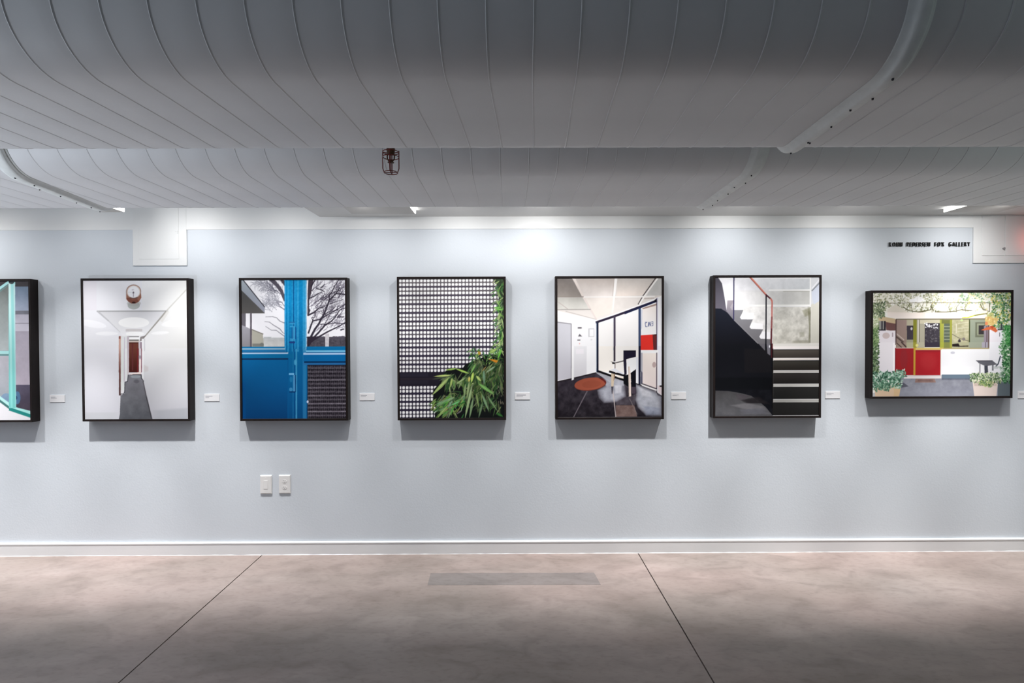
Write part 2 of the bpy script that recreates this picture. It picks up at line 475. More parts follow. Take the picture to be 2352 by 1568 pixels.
class Art:
    """A print drawn in photo units; q = (xl_top, xl_bot, xr_top, xr_bot, yt, yb)."""
    SS = 3
    def __init__(s, q, nx, ny, bg, seed=1):
        s.q = q; s.nx = nx; s.ny = ny
        s.W = nx * s.SS; s.H = ny * s.SS
        s.a = np.empty((s.H, s.W, 3), np.float32); s.a[:] = np.array(bg) / 255.0
        s.rng = np.random.default_rng(seed)
        s.fx = s.fy = 1.0; s.ox = s.oy = 0.0
    def frame(s, ox, oy, sc_):
        s.ox, s.oy, s.fx = ox, oy, sc_
        return s
    def P(s, x, y):
        X = s.ox + x / s.fx; Y = s.oy + y / s.fx
        xlt, xlb, xrt, xrb, yt, yb = s.q
        v = (Y - yt) / (yb - yt)
        xl = xlt + (xlb - xlt) * v; xr = xrt + (xrb - xrt) * v
        return ((X - xl) / (xr - xl) * s.W, v * s.H)
    def L(s, d):
        return d / s.fx / (s.q[2] - s.q[0]) * s.W
    def _mask(s, pts):
        pts = np.array(pts, float)
        x0 = max(0, int(pts[:, 0].min()) - 1); x1 = min(s.W, int(pts[:, 0].max()) + 2)
        y0 = max(0, int(pts[:, 1].min()) - 1); y1 = min(s.H, int(pts[:, 1].max()) + 2)
        if x1 <= x0 or y1 <= y0: return None
        X, Y = np.meshgrid(np.arange(x0, x1) + .5, np.arange(y0, y1) + .5)
        ins = np.zeros(X.shape, bool)
        n = len(pts)
        for i in range(n):
            xa, ya = pts[i]; xb, yb = pts[(i + 1) % n]
            if ya == yb: continue
            c = ((ya > Y) != (yb > Y)) & (X < (xb - xa) * (Y - ya) / (yb - ya) + xa)
            ins ^= c
        return x0, x1, y0, y1, ins, X, Y
    def _put(s, r, col, al=1.0):
        if r is None: return
        x0, x1, y0, y1, ins, X, Y = r
        sub = s.a[y0:y1, x0:x1]
        m = ins.astype(np.float32)[..., None] * al
        if callable(col):
            c = col(X, Y)
        else:
            c = np.array(col) / 255.0
        s.a[y0:y1, x0:x1] = sub * (1 - m) + c * m
    def poly(s, pts, col, al=1.0, col2=None, d='v'):
        P = [s.P(*p) for p in pts]
        if col2 is not None:
            A = np.array(P); k = 1 if d == 'v' else 0
            lo, hi = A[:, k].min(), A[:, k].max()
            c1, c2 = np.array(col) / 255., np.array(col2) / 255.
            f = lambda X, Y: c1 + (c2 - c1) * np.clip(((Y if k else X) - lo) / (hi - lo + 1e-6), 0, 1)[..., None]
            s._put(s._mask(P), f, al)
        else:
            s._put(s._mask(P), col, al)
        return s
    def soft(s, pts, col, al=.85, k=7, lo=.72, hi=1.12):
        cx = sum(p[0] for p in pts) / len(pts); cy = sum(p[1] for p in pts) / len(pts)
        a = 1 - (1 - al) ** (1.0 / k)
        for i in range(k):
            f = hi + (lo - hi) * i / (k - 1)
            s.poly([(cx + (x - cx) * f, cy + (y - cy) * f) for x, y in pts], col, a)
        return s
    def rect(s, x0, y0, x1, y1, col, al=1.0, col2=None, d='v'):
        return s.poly([(x0, y0), (x1, y0), (x1, y1), (x0, y1)], col, al, col2, d)
    def line(s, pts, wd, col, al=1.0, wd2=None, col2=None):
        Q = [s.P(*p) for p in pts]
        n = len(Q) - 1
        for i in range(n):
            (xa, ya), (xb, yb) = Q[i], Q[i + 1]
            dx, dy = xb - xa, yb - ya
            l = math.hypot(dx, dy) or 1
            t0, t1 = i / n, (i + 1) / n
            w0 = s.L(wd + ((wd2 if wd2 is not None else wd) - wd) * t0) / 2
            w1 = s.L(wd + ((wd2 if wd2 is not None else wd) - wd) * t1) / 2
            nx_, ny_ = -dy / l, dx / l
            ex, ey = dx / l * w0 * .5, dy / l * w0 * .5
            c = col if col2 is None else [a + (b - a) * (t0 + t1) / 2 for a, b in zip(col, col2)]
            s._put(s._mask([(xa + nx_ * w0 - ex, ya + ny_ * w0 - ey), (xb + nx_ * w1 + ex, yb + ny_ * w1 + ey), (xb - nx_ * w1 + ex, yb - ny_ * w1 + ey), (xa - nx_ * w0 - ex, ya - ny_ * w0 - ey)]), c, al)
        return s
    def ell(s, cx, cy, rx, ry, col, al=1.0, rot=0.0, soft=0.0, n=28):
        if soft:
            k = 5
            for i in range(k):
                f = 1 + soft * (1 - 2 * i / (k - 1)) * .5
                s.ell(cx, cy, rx * f, ry * f, col, 1 - (1 - al) ** (1.0 / k) if al < 1 else .5, rot)
            return s
        c_, s_ = math.cos(rot), math.sin(rot)
        s.poly([(cx + rx * math.cos(t) * c_ - ry * math.sin(t) * s_, cy + rx * math.cos(t) * s_ + ry * math.sin(t) * c_) for t in (2 * PI * i / n for i in range(n))], col, al)
        return s
    def leaf(s, x, y, ang, ln, wd, col, al=1.0):
        c_, s_ = math.cos(ang), math.sin(ang)
        pr = ((0, 0), (.25, .42), (.5, .5), (.78, .3), (1, 0), (.78, -.3), (.5, -.5), (.25, -.42))
        s.poly([(x + (a * ln) * c_ - b * wd * s_, y + (a * ln) * s_ + b * wd * c_) for a, b in pr], col, al)
        d = [min(255, c * 1.25 + 12) for c in col]
        s.poly([(x + (a * ln) * c_ - b * wd * s_, y + (a * ln) * s_ + b * wd * c_) for a, b in ((0, 0), (.4, .16), (1, 0), (.4, -.05))], d, al * .8)
        return s
    def vn(s, cells, seed):
        r = np.random.default_rng(seed)
        g_ = r.random((int(cells * s.H / s.W) + 3, cells + 3))
        yy = np.linspace(0, g_.shape[0] - 1.001, s.H); xx = np.linspace(0, g_.shape[1] - 1.001, s.W)
        yi = yy.astype(int); xi = xx.astype(int); fy = (yy - yi)[:, None]; fx = (xx - xi)[None]
        fy = fy * fy * (3 - 2 * fy); fx = fx * fx * (3 - 2 * fx)
        return (g_[yi][:, xi] * (1 - fx) + g_[yi][:, xi + 1] * fx) * (1 - fy) + (g_[yi + 1][:, xi] * (1 - fx) + g_[yi + 1][:, xi + 1] * fx) * fy
    def mottle(s, x0, y0, x1, y1, cells, amp, seed=1, pts=None):
        n = s.vn(cells, seed) * .5 + s.vn(cells * 2, seed + 1) * .3 + s.vn(cells * 5, seed + 2) * .2
        P = [s.P(*p) for p in (pts or [(x0, y0), (x1, y0), (x1, y1), (x0, y1)])]
        r = s._mask(P)
        if r is None: return s
        a0, a1, b0, b1, ins, X, Y = r
        m = ins[..., None]
        sub = s.a[b0:b1, a0:a1]
        s.a[b0:b1, a0:a1] = np.where(m, np.clip(sub + (n[b0:b1, a0:a1, None] - .5) * 2 * amp / 255., 0, 1), sub)
        return s
    def blur(s, r=1):
        a = s.a
        for _ in range(r):
            p = np.pad(a, ((1, 1), (1, 1), (0, 0)), 'edge')
            a = (p[:-2, 1:-1] + p[2:, 1:-1] + p[1:-1, :-2] + p[1:-1, 2:] + 2 * p[1:-1, 1:-1]) / 6
        s.a = a
        return s
    def down(s):
        k = s.SS
        a = s.a.reshape(s.ny, k, s.nx, k, 3).mean((1, 3))
        a = np.clip(a, 0.004, .985)
        return s2l(a)

NX, NY = 258, 342

# --- 1: turquoise window frame (only its right end shows)
def art_window():
    A = Art((-172, -168, 67, 71.5, 646, 963), NX, NY, (120, 120, 126), 3)
    A.frame(0, 640, 4.75)
    A.rect(-840, 0, 340, 90, (70, 66, 70))
    A.rect(150, 90, 340, 350, (120, 138, 160), 1, (165, 175, 195))
    A.rect(150, 350, 340, 390, (120, 122, 132))
    A.rect(150, 390, 340, 570, (178, 176, 190), 1, (205, 202, 214))
    A.rect(150, 480, 340, 492, (150, 146, 160))
    A.rect(150, 570, 340, 1160, (172, 166, 180), 1, (196, 186, 200))
    A.rect(150, 1150, 340, 1540, (95, 90, 110), 1, (62, 52, 62))
    A.ell(190, 1290, 34, 70, (85, 130, 170), .8)
    A.ell(180, 1290, 9, 20, (30, 50, 90))
    A.poly([(-840, 130), (0, 130), (100, 60), (110, 780), (-840, 780)], (112, 118, 116), 1, (190, 198, 200))
    A.poly([(-840, 830), (120, 830), (130, 1390), (0, 1300), (-840, 900)], (205, 203, 212), 1, (150, 158, 165))
    A.ell(70, 1300, 60, 60, (110, 150, 190), .6)
    A.mottle(-840, 60, 340, 1400, 14, 10, 5)
    A.poly([(-840, 700), (0, 1320), (110, 1400), (340, 1500), (340, 1560), (-840, 1560)], (240, 238, 243))
    A.line([(-840, 640), (0, 1290), (110, 1370)], 34, (190, 238, 236))
    A.line([(-840, 672), (0, 1322), (110, 1404), (150, 1418)], 24, (70, 120, 118))
    A.line([(140, 1400), (340, 1452)], 34, (175, 235, 230))
    A.line([(110, 1412), (340, 1490)], 36, (40, 140, 135))
    A.line([(-840, 800), (120, 800)], 36, (185, 238, 238)); A.line([(-840, 828), (118, 828)], 14, (110, 160, 160))
    A.line([(-400, 420), (0, 110), (110, 34)], 28, (178, 232, 234)); A.line([(-400, 450), (0, 145), (100, 70)], 10, (110, 150, 150))
    A.rect(98, 40, 170, 1400, (172, 232, 232), 1, (120, 205, 200))
    A.poly([(98, 40), (122, 40), (140, 1400), (118, 1400)], (222, 250, 248), 1, (140, 220, 215))
    A.poly([(154, 60), (166, 60), (178, 1390), (166, 1390)], (220, 246, 248), 1, (150, 215, 212))
    A.ell(130, 40, 30, 22, (60, 70, 74))
    A.rect(-520, 40, -470, 1500, (150, 220, 220))
    return A.blur(2).down()

# --- 2: white corridor with a clock
def art_corridor():
    A = Art((190, 195.6, 430.5, 435, 644, 962), NX, NY, (236, 236, 241), 4)
    T = lambda: A.frame(185, 636, 9.1875)
    B = lambda: A.frame(185, 800, 9.1875)
    T(); A.rect(1300, 60, 2300, 1562, (238, 238, 240), 1, (232, 232, 230), 'h')
    A.rect(40, 60, 340, 700, (232, 226, 234), .5)
    B(); A.rect(60, 0, 840, 1500, (237, 237, 243), 1, (202, 202, 210))
    A.rect(1330, 0, 2310, 1500, (237, 237, 238), 1, (188, 188, 196))
    T()
    A.line([(2240, 280), (1820, 720)], 26, (205, 204, 200)); A.line([(2300, 215), (2230, 290)], 22, (214, 212, 208))
    A.poly([(365, 715), (1830, 715), (1300, 1340), (980, 1340), (830, 1160)], (216, 216, 220), 1, (246, 246, 248))
    A.line([(350, 722), (1850, 722)], 26, (172, 172, 174))
    A.line([(365, 725), (600, 930), (840, 1160)], 36, (178, 178, 182), .9, 14, (215, 215, 220))
    A.line([(1820, 725), (1300, 1330)], 36, (180, 176, 170), .9, 22, (130, 126, 120))
    A.line([(1850, 735), (1720, 930)], 60, (222, 220, 216), .7)
    A.ell(250, 985, 300, 75, (249, 249, 253), .8, .18); A.ell(560, 1190, 240, 42, (250, 250, 253), .8)
    A.ell(2060, 960, 350, 75, (247, 247, 248), .8, -.15); A.ell(1690, 1180, 190, 34, (250, 250, 251), .8, -.05)
    A.ell(1130, 962, 325, 112, (255, 255, 255))
    A.rect(960, 1095, 1310, 1150, (206, 201, 202), .9)
    A.ell(1150, 1195, 190, 44, (255, 255, 255))
    A.rect(985, 1243, 1240, 1268, (140, 138, 140)); A.ell(1130, 1295, 130, 20, (255, 255, 255))
    A.rect(985, 1318, 1240, 1345, (112, 108, 104)); A.rect(990, 1348, 1240, 1372, (196, 184, 174))
    A.poly([(1270, 1260), (1390, 1230), (1300, 1345), (1250, 1360)], (120, 112, 112), .8)
    # left openings
    A.rect(855, 1240, 1000, 1562, (228, 230, 230)); A.rect(925, 1270, 945, 1562, (205, 196, 208))
    A.rect(985, 1250, 1032, 1562, (196, 186, 194))
    A.rect(812, 1245, 856, 1562, (205, 165, 152))
    A.rect(812, 1245, 850, 1300, (140, 90, 80))
    A.rect(1030, 1375, 1232, 1562, (106, 58, 46)); A.rect(1090, 1375, 1120, 1562, (98, 44, 44)); A.rect(1030, 1375, 1232, 1400, (80, 40, 32))
    A.rect(1232, 1370, 1300, 1562, (205, 196, 204)); A.rect(1272, 1370, 1298, 1562, (130, 105, 120)); A.rect(1300, 1300, 1345, 1562, (240, 240, 242)); A.rect(1345, 1300, 1372, 1562, (214, 214, 218))
    # clock
    A.ell(1128, 600, 130, 85, (176, 181, 178), .9); A.ell(1130, 560, 150, 60, (170, 170, 168), .5)
    A.poly([(965, 330), (968, 470), (1010, 520), (1080, 562), (1165, 562), (1240, 520), (1290, 440), (1280, 330)], (158, 108, 90))
    A.poly([(968, 440), (1010, 520), (1080, 562), (1165, 562), (1240, 520), (1200, 470), (1100, 480), (1020, 440)], (120, 72, 60), .8)
    A.ell(1128, 542, 40, 18, (50, 18, 16))
    A.ell(1124, 312, 160, 148, (140, 110, 104)); A.ell(1124, 316, 148, 138, (212, 190, 176)); A.ell(1124, 318, 128, 124, (238, 238, 242))
    A.ell(1125, 440, 90, 26, (60, 40, 40), .5); A.ell(1124, 330, 122, 112, (242, 242, 246))
    A.ell(1120, 335, 16, 22, (70, 60, 72)); A.line([(1120, 330), (1120, 425)], 12, (150, 140, 150)); A.line([(1010, 325), (1110, 325)], 10, (214, 216, 220))
    A.ell(1108, 275, 26, 14, (200, 192, 202), .8)
    B()
    A.rect(812, 0, 856, 500, (200, 160, 148), 1, (110, 66, 62)); A.rect(818, 500, 858, 985, (112, 70, 64), 1, (70, 44, 44))
    A.rect(856, 0, 940, 960, (226, 230, 229)); A.rect(920, 0, 946, 690, (206, 198, 208)); A.rect(946, 0, 990, 670, (236, 238, 240)); A.rect(985, 0, 1032, 560, (198, 188, 196), 1, (220, 212, 216))
    A.rect(1030, 0, 1245, 500, (106, 58, 46), 1, (70, 26, 22)); A.rect(1090, 0, 1120, 460, (98, 46, 46)); A.rect(1200, 0, 1232, 500, (120, 38, 44), .8)
    A.rect(1240, 0, 1288, 540, (214, 206, 212)); A.rect(1250, 230, 1280, 520, (252, 234, 230)); A.ell(1262, 178, 30, 34, (150, 140, 152), .8)
    A.rect(1286, 0, 1304, 500, (140, 92, 102)); A.rect(1304, 0, 1340, 670, (242, 242, 244))
    A.poly([(1050, 530), (1250, 490), (1290, 520), (1290, 545), (1050, 545)], (246, 228, 224))
    A.poly([(1010, 545), (1290, 545), (1310, 670), (1335, 700), (1515, 1500), (815, 1500), (838, 1380), (852, 985), (940, 950), (945, 700), (1005, 680)], (134, 133, 140), 1, (88, 90, 96))
    A.ell(1170, 590, 110, 30, (168, 178, 184), .7); A.ell(1190, 690, 60, 40, (96, 94, 102), .6)
    A.mottle(0, 0, 0, 0, 16, 12, 9, [(1010, 560), (1290, 560), (1515, 1490), (820, 1490), (850, 985)])
    A.poly([(856, 880), (935, 880), (925, 945), (870, 945)], (232, 230, 234))
    A.line([(856, 955), (920, 955), (940, 900), (945, 705), (1000, 690), (1012, 560)], 16, (62, 62, 70)); A.line([(1110, 548), (1290, 548), (1295, 620), (1340, 690)], 18, (48, 48, 56))
    A.line([(1330, 690), (1400, 1010), (1518, 1490)], 20, (104, 98, 104), 1, 26, (56, 56, 60))
    A.soft([(1345, 340), (1440, 380), (1440, 480), (1345, 500)], (208, 200, 200), .6)
    A.soft([(1560, 1300), (2310, 1250), (2310, 1500), (1560, 1500)], (166, 169, 176), .6); A.soft([(60, 1340), (780, 1340), (780, 1500), (60, 1500)], (190, 193, 197), .5)
    return A.blur(3).down()

# --- 3: blue door with a wintry tree behind
def art_door():
    A = Art((553.5, 557, 793, 795.5, 641.6, 960), NX, NY, (247, 246, 251), 5)
    T = lambda: A.frame(545, 636, 9.1875)
    B = lambda: A.frame(545, 800, 9.1875)
    T()
    r = random.Random(12)
    def twig(x, y, a, l, wd, col, dep, lim):
        pts = [(x, y)]
        for i in range(4):
            a += r.uniform(-.22, .22)
            x += math.cos(a) * l / 4; y += math.sin(a) * l / 4
            pts.append((x, y))
        if any(not (lim[0] < p[0] < lim[1]) for p in pts): return
        A.line(pts, wd, col, .85, wd * .5)
        if dep:
            for i in (1, 2, 3, 4):
                if r.random() < .8:
                    twig(*pts[i], a + r.choice((-1, 1)) * r.uniform(.4, .9), l * r.uniform(.5, .75), max(7, wd * .6), col, dep - 1, lim)
    # left glass: pale drooping branches
    for i in range(26):
        x = r.uniform(560, 1000); y = r.uniform(80, 760)
        twig(x, y, math.radians(r.uniform(200, 235)), r.uniform(160, 320), r.uniform(8, 14), (150, 150, 162), 2, (230, 1010))
    for i in range(12):
        twig(r.uniform(700, 1000), r.uniform(60, 420), math.radians(r.uniform(200, 240)), 220, 14, (105, 104, 118), 1, (400, 1010))
    A.line([(720, 50), (830, 150), (930, 290), (1005, 480)], 90, (84, 80, 92), 1, 60)
    A.line([(940, 50), (1005, 150)], 60, (70, 66, 78)); A.line([(850, 120), (900, 60)], 30, (230, 230, 236), .8)
    for pts in ([(1005, 965), (900, 920), (830, 850), (740, 825), (600, 830)], [(1005, 1245), (900, 1170), (820, 1110), (720, 1110), (600, 1030)], [(900, 1085), (760, 1000), (680, 940), (580, 930)], [(1005, 690), (900, 610), (850, 520), (760, 540)], [(1005, 620), (940, 530), (820, 500)], [(900, 1085), (960, 1160), (1005, 1190)]):
        A.line(pts, 18, (128, 126, 138), .9, 9)
    # far hedge and buildings, left
    A.rect(545, 1265, 1005, 1490, (196, 198, 200), 1, (214, 212, 208)); A.rect(560, 1250, 720, 1280, (186, 190, 192), .8)
    A.mottle(545, 1250, 1005, 1490, 40, 12, 3)
    A.poly([(305, 1095), (540, 1190), (560, 1400), (560, 1480), (305, 1480)], (178, 175, 163)); A.line([(300, 1090), (545, 1190)], 18, (120, 116, 108))
    A.rect(320, 1390, 560, 1450, (110, 110, 106), .7); A.ell(520, 1410, 40, 40, (120, 122, 118), .8)
    A.poly([(60, 240), (580, 745), (580, 755), (180, 755), (180, 1030), (60, 1030)], (82, 82, 82), 1, (98, 94, 92))
    A.poly([(75, 55), (130, 55), (580, 625), (580, 750), (75, 255)], (166, 176, 184), 1, (150, 152, 168))
    A.line([(120, 50), (580, 625)], 20, (52, 52, 60))
    A.rect(60, 755, 180, 1500, (108, 104, 112)); A.poly([(60, 985), (180, 1035), (285, 1085), (285, 1490), (60, 1490)], (168, 166, 176), 1, (138, 136, 140))
    A.rect(272, 750, 308, 1490, (96, 88, 98))
    # right glass
    A.rect(1470, 1255, 2300, 1510, (80, 76, 86)); A.mottle(1470, 1240, 2300, 1510, 60, 22, 8)
    for i in range(30):
        A.ell(r.uniform(1480, 2290), 1262, r.uniform(15, 40), r.uniform(10, 30), (86, 82, 94))
    for i in range(110):
        twig(r.uniform(1500, 2280), r.uniform(80, 1150), math.radians(r.uniform(280, 345)), r.uniform(90, 260), r.uniform(7, 12), (118, 112, 128), 1, (1470, 2300))
    for i in range(26):
        twig(r.uniform(1560, 2200), r.uniform(200, 1000), math.radians(r.uniform(290, 335)), r.uniform(160, 300), 14, (66, 58, 74), 1, (1470, 2300))
    A.poly([(1500, 55), (1605, 55), (1590, 150), (1560, 330), (1520, 480), (1515, 650), (1545, 690), (1500, 810), (1478, 810), (1484, 300)], (72, 62, 72))
    K = (48, 42, 56)
    for pts, a_, b_ in (([(1500, 1175), (1560, 1000), (1590, 920), (1760, 880), (1900, 790), (2100, 690), (2290, 560)], 34, 14),
                        ([(1560, 1240), (1640, 1090), (1720, 980), (1780, 860), (1840, 760), (1900, 600), (1940, 480), (2080, 350), (2160, 220)], 46, 20),
                        ([(2080, 350), (2150, 350), (2300, 372)], 26, 20), ([(1940, 480), (1940, 380), (1980, 340), (2060, 180), (2140, 60)], 22, 14),
                        ([(1600, 1280), (1700, 1180), (1850, 1010), (1980, 930), (2060, 850), (2160, 690), (2300, 640)], 40, 14),
                        ([(1640, 1300), (1900, 1150), (2150, 1030), (2300, 940)], 36, 16),
                        ([(1490, 800), (1620, 740), (1720, 650), (1850, 620)], 36, 16), ([(1500, 455), (1620, 400), (1720, 340), (1780, 320)], 26, 12),
                        ([(1670, 240), (1760, 260), (1840, 310)], 24, 14), ([(1760, 230), (1840, 150)], 20, 12), ([(1560, 190), (1640, 60)], 34, 20),
                        ([(1750, 990), (1950, 985), (2050, 960), (2300, 985)], 14, 16), ([(1600, 930), (1570, 850), (1640, 840)], 18, 10), ([(1640, 760), (1660, 840)], 16, 10),
                        ([(1920, 570), (2100, 510), (2230, 470)], 12, 8), ([(1860, 770), (2000, 720), (2160, 650)], 12, 8), ([(1840, 1000), (1960, 780), (2080, 740)], 12, 8), ([(2120, 840), (2250, 835)], 24, 16), ([(2180, 1110), (2250, 1090)], 30, 20)):
        A.line(pts, a_, K, .95, b_)
    A.poly([(1478, 1250), (1580, 1240), (1700, 1270), (1560, 1380), (1490, 1500), (1478, 1500)], (48, 40, 54))
    A.rect(1855, 1185, 1935, 1520, (206, 202, 208)); A.mottle(1855, 1185, 1935, 1520, 60, 18, 4)
    A.rect(90, 1478, 1005, 1530, (226, 214, 206)); A.rect(1480, 1505, 2300, 1545, (200, 184, 190))
    # blue joinery
    A.rect(995, 40, 1462, 1570, (0, 146, 208), 1, (0, 112, 172))
    B()
    A.rect(80, -50, 2320, 330, (0, 112, 170), 1, (0, 96, 158))
    A.rect(990, -20, 1480, 1480, (0, 108, 168), 1, (0, 72, 126))
    T()
    for x0, x1, c, al in ((1000, 1025, (70, 170, 225), .8), (1060, 1085, (70, 175, 225), .6), (1150, 1172, (60, 165, 215), .6), (1176, 1200, (0, 88, 150), .9), (1205, 1230, (60, 165, 220), .6), (1255, 1300, (96, 182, 228), .45), (1380, 1460, (110, 190, 232), .45), (1440, 1458, (150, 205, 240), .7)):
        A.rect(x0, 40, x1, 1562, c, al)
    A.mottle(995, 40, 1462, 1562, 70, 14, 31)
    for x, y, w_, h_ in ((1100, 960, 110, 30), (1105, 1020, 110, 30), (1170, 1040, 55, 260), (1110, 1280, 100, 60)):
        A.rect(x, y, x + w_, y + h_, (70, 165, 215), .75)
    A.rect(1150, 1050, 1166, 1290, (20, 80, 150)); A.rect(1222, 1040, 1240, 1300, (10, 80, 150)); A.rect(1095, 1350, 1220, 1385, (30, 60, 130)); A.rect(1095, 935, 1220, 955, (40, 110, 170))
    B()
    A.rect(80, -20, 1010, 30, (150, 190, 214)); A.rect(80, 10, 1020, 60, (30, 116, 172)); A.rect(85, 66, 1075, 104, (178, 208, 238)); A.rect(85, 60, 1060, 74, (20, 90, 140))
    A.rect(80, 108, 1190, 190, (0, 108, 162)); A.rect(85, 192, 1075, 224, (12, 44, 84))
    A.rect(80, 228, 1060, 1480, (0, 100, 160), 1, (0, 60, 112)); A.rect(80, 700, 180, 1480, (0, 76, 140), .5)
    A.rect(1060, 228, 1080, 1480, (0, 84, 140), .8)
    for x0, x1, c, al in ((1170, 1186, (40, 130, 180), .6), (1198, 1212, (0, 70, 130), .8), (1232, 1262, (90, 175, 215), .7), (1380, 1400, (60, 140, 195), .5), (1400, 1460, (70, 150, 200), .5)):
        A.rect(x0, 0, x1, 1480, c, al)
    A.rect(1450, 30, 2310, 70, (120, 196, 232)); A.rect(1395, 80, 2310, 122, (176, 208, 242)); A.rect(1450, 66, 2310, 84, (10, 90, 150))
    A.rect(1395, 124, 2310, 260, (0, 104, 168)); A.rect(1410, 262, 2310, 290, (0, 36, 76)); A.rect(1395, 292, 2310, 336, (40, 110, 170))
    A.rect(1480, 336, 2320, 1500, (54, 49, 58))
    for i in range(14):
        y = 400 + i * 83.5
        A.rect(1490, y - 10, 2320, y + 12, (138, 132, 142), .45 + .4 * (i > 2 and i % 2 == 1)); A.rect(1490, y + 24, 2320, y + 44, (24, 20, 28), .8)
    for i in range(20):
        x = 1500 + i * 42; A.rect(x, 336, x + 12, 1470, (126, 120, 130), .30)
    A.mottle(1480, 336, 2320, 1480, 110, 34, 7)
    A.rect(1480, 1460, 2320, 1500, (20, 14, 16)); A.rect(1480, 336, 2320, 352, (20, 12, 24)); A.ell(1485, 1110, 22, 30, (200, 210, 235))
    A.rect(1088, 505, 1200, 545, (110, 180, 225)); A.rect(1180, 545, 1222, 900, (90, 150, 195), .8); A.rect(1222, 545, 1240, 900, (0, 56, 110)); A.ell(1135, 640, 30, 60, (40, 130, 180), .6)
    A.ell(1130, 850, 36, 40, (80, 150, 195), .7); A.rect(1100, 892, 1230, 915, (0, 40, 90)); A.ell(1220, 280, 26, 60, (90, 180, 220), .7)
    return A.blur(2).down()

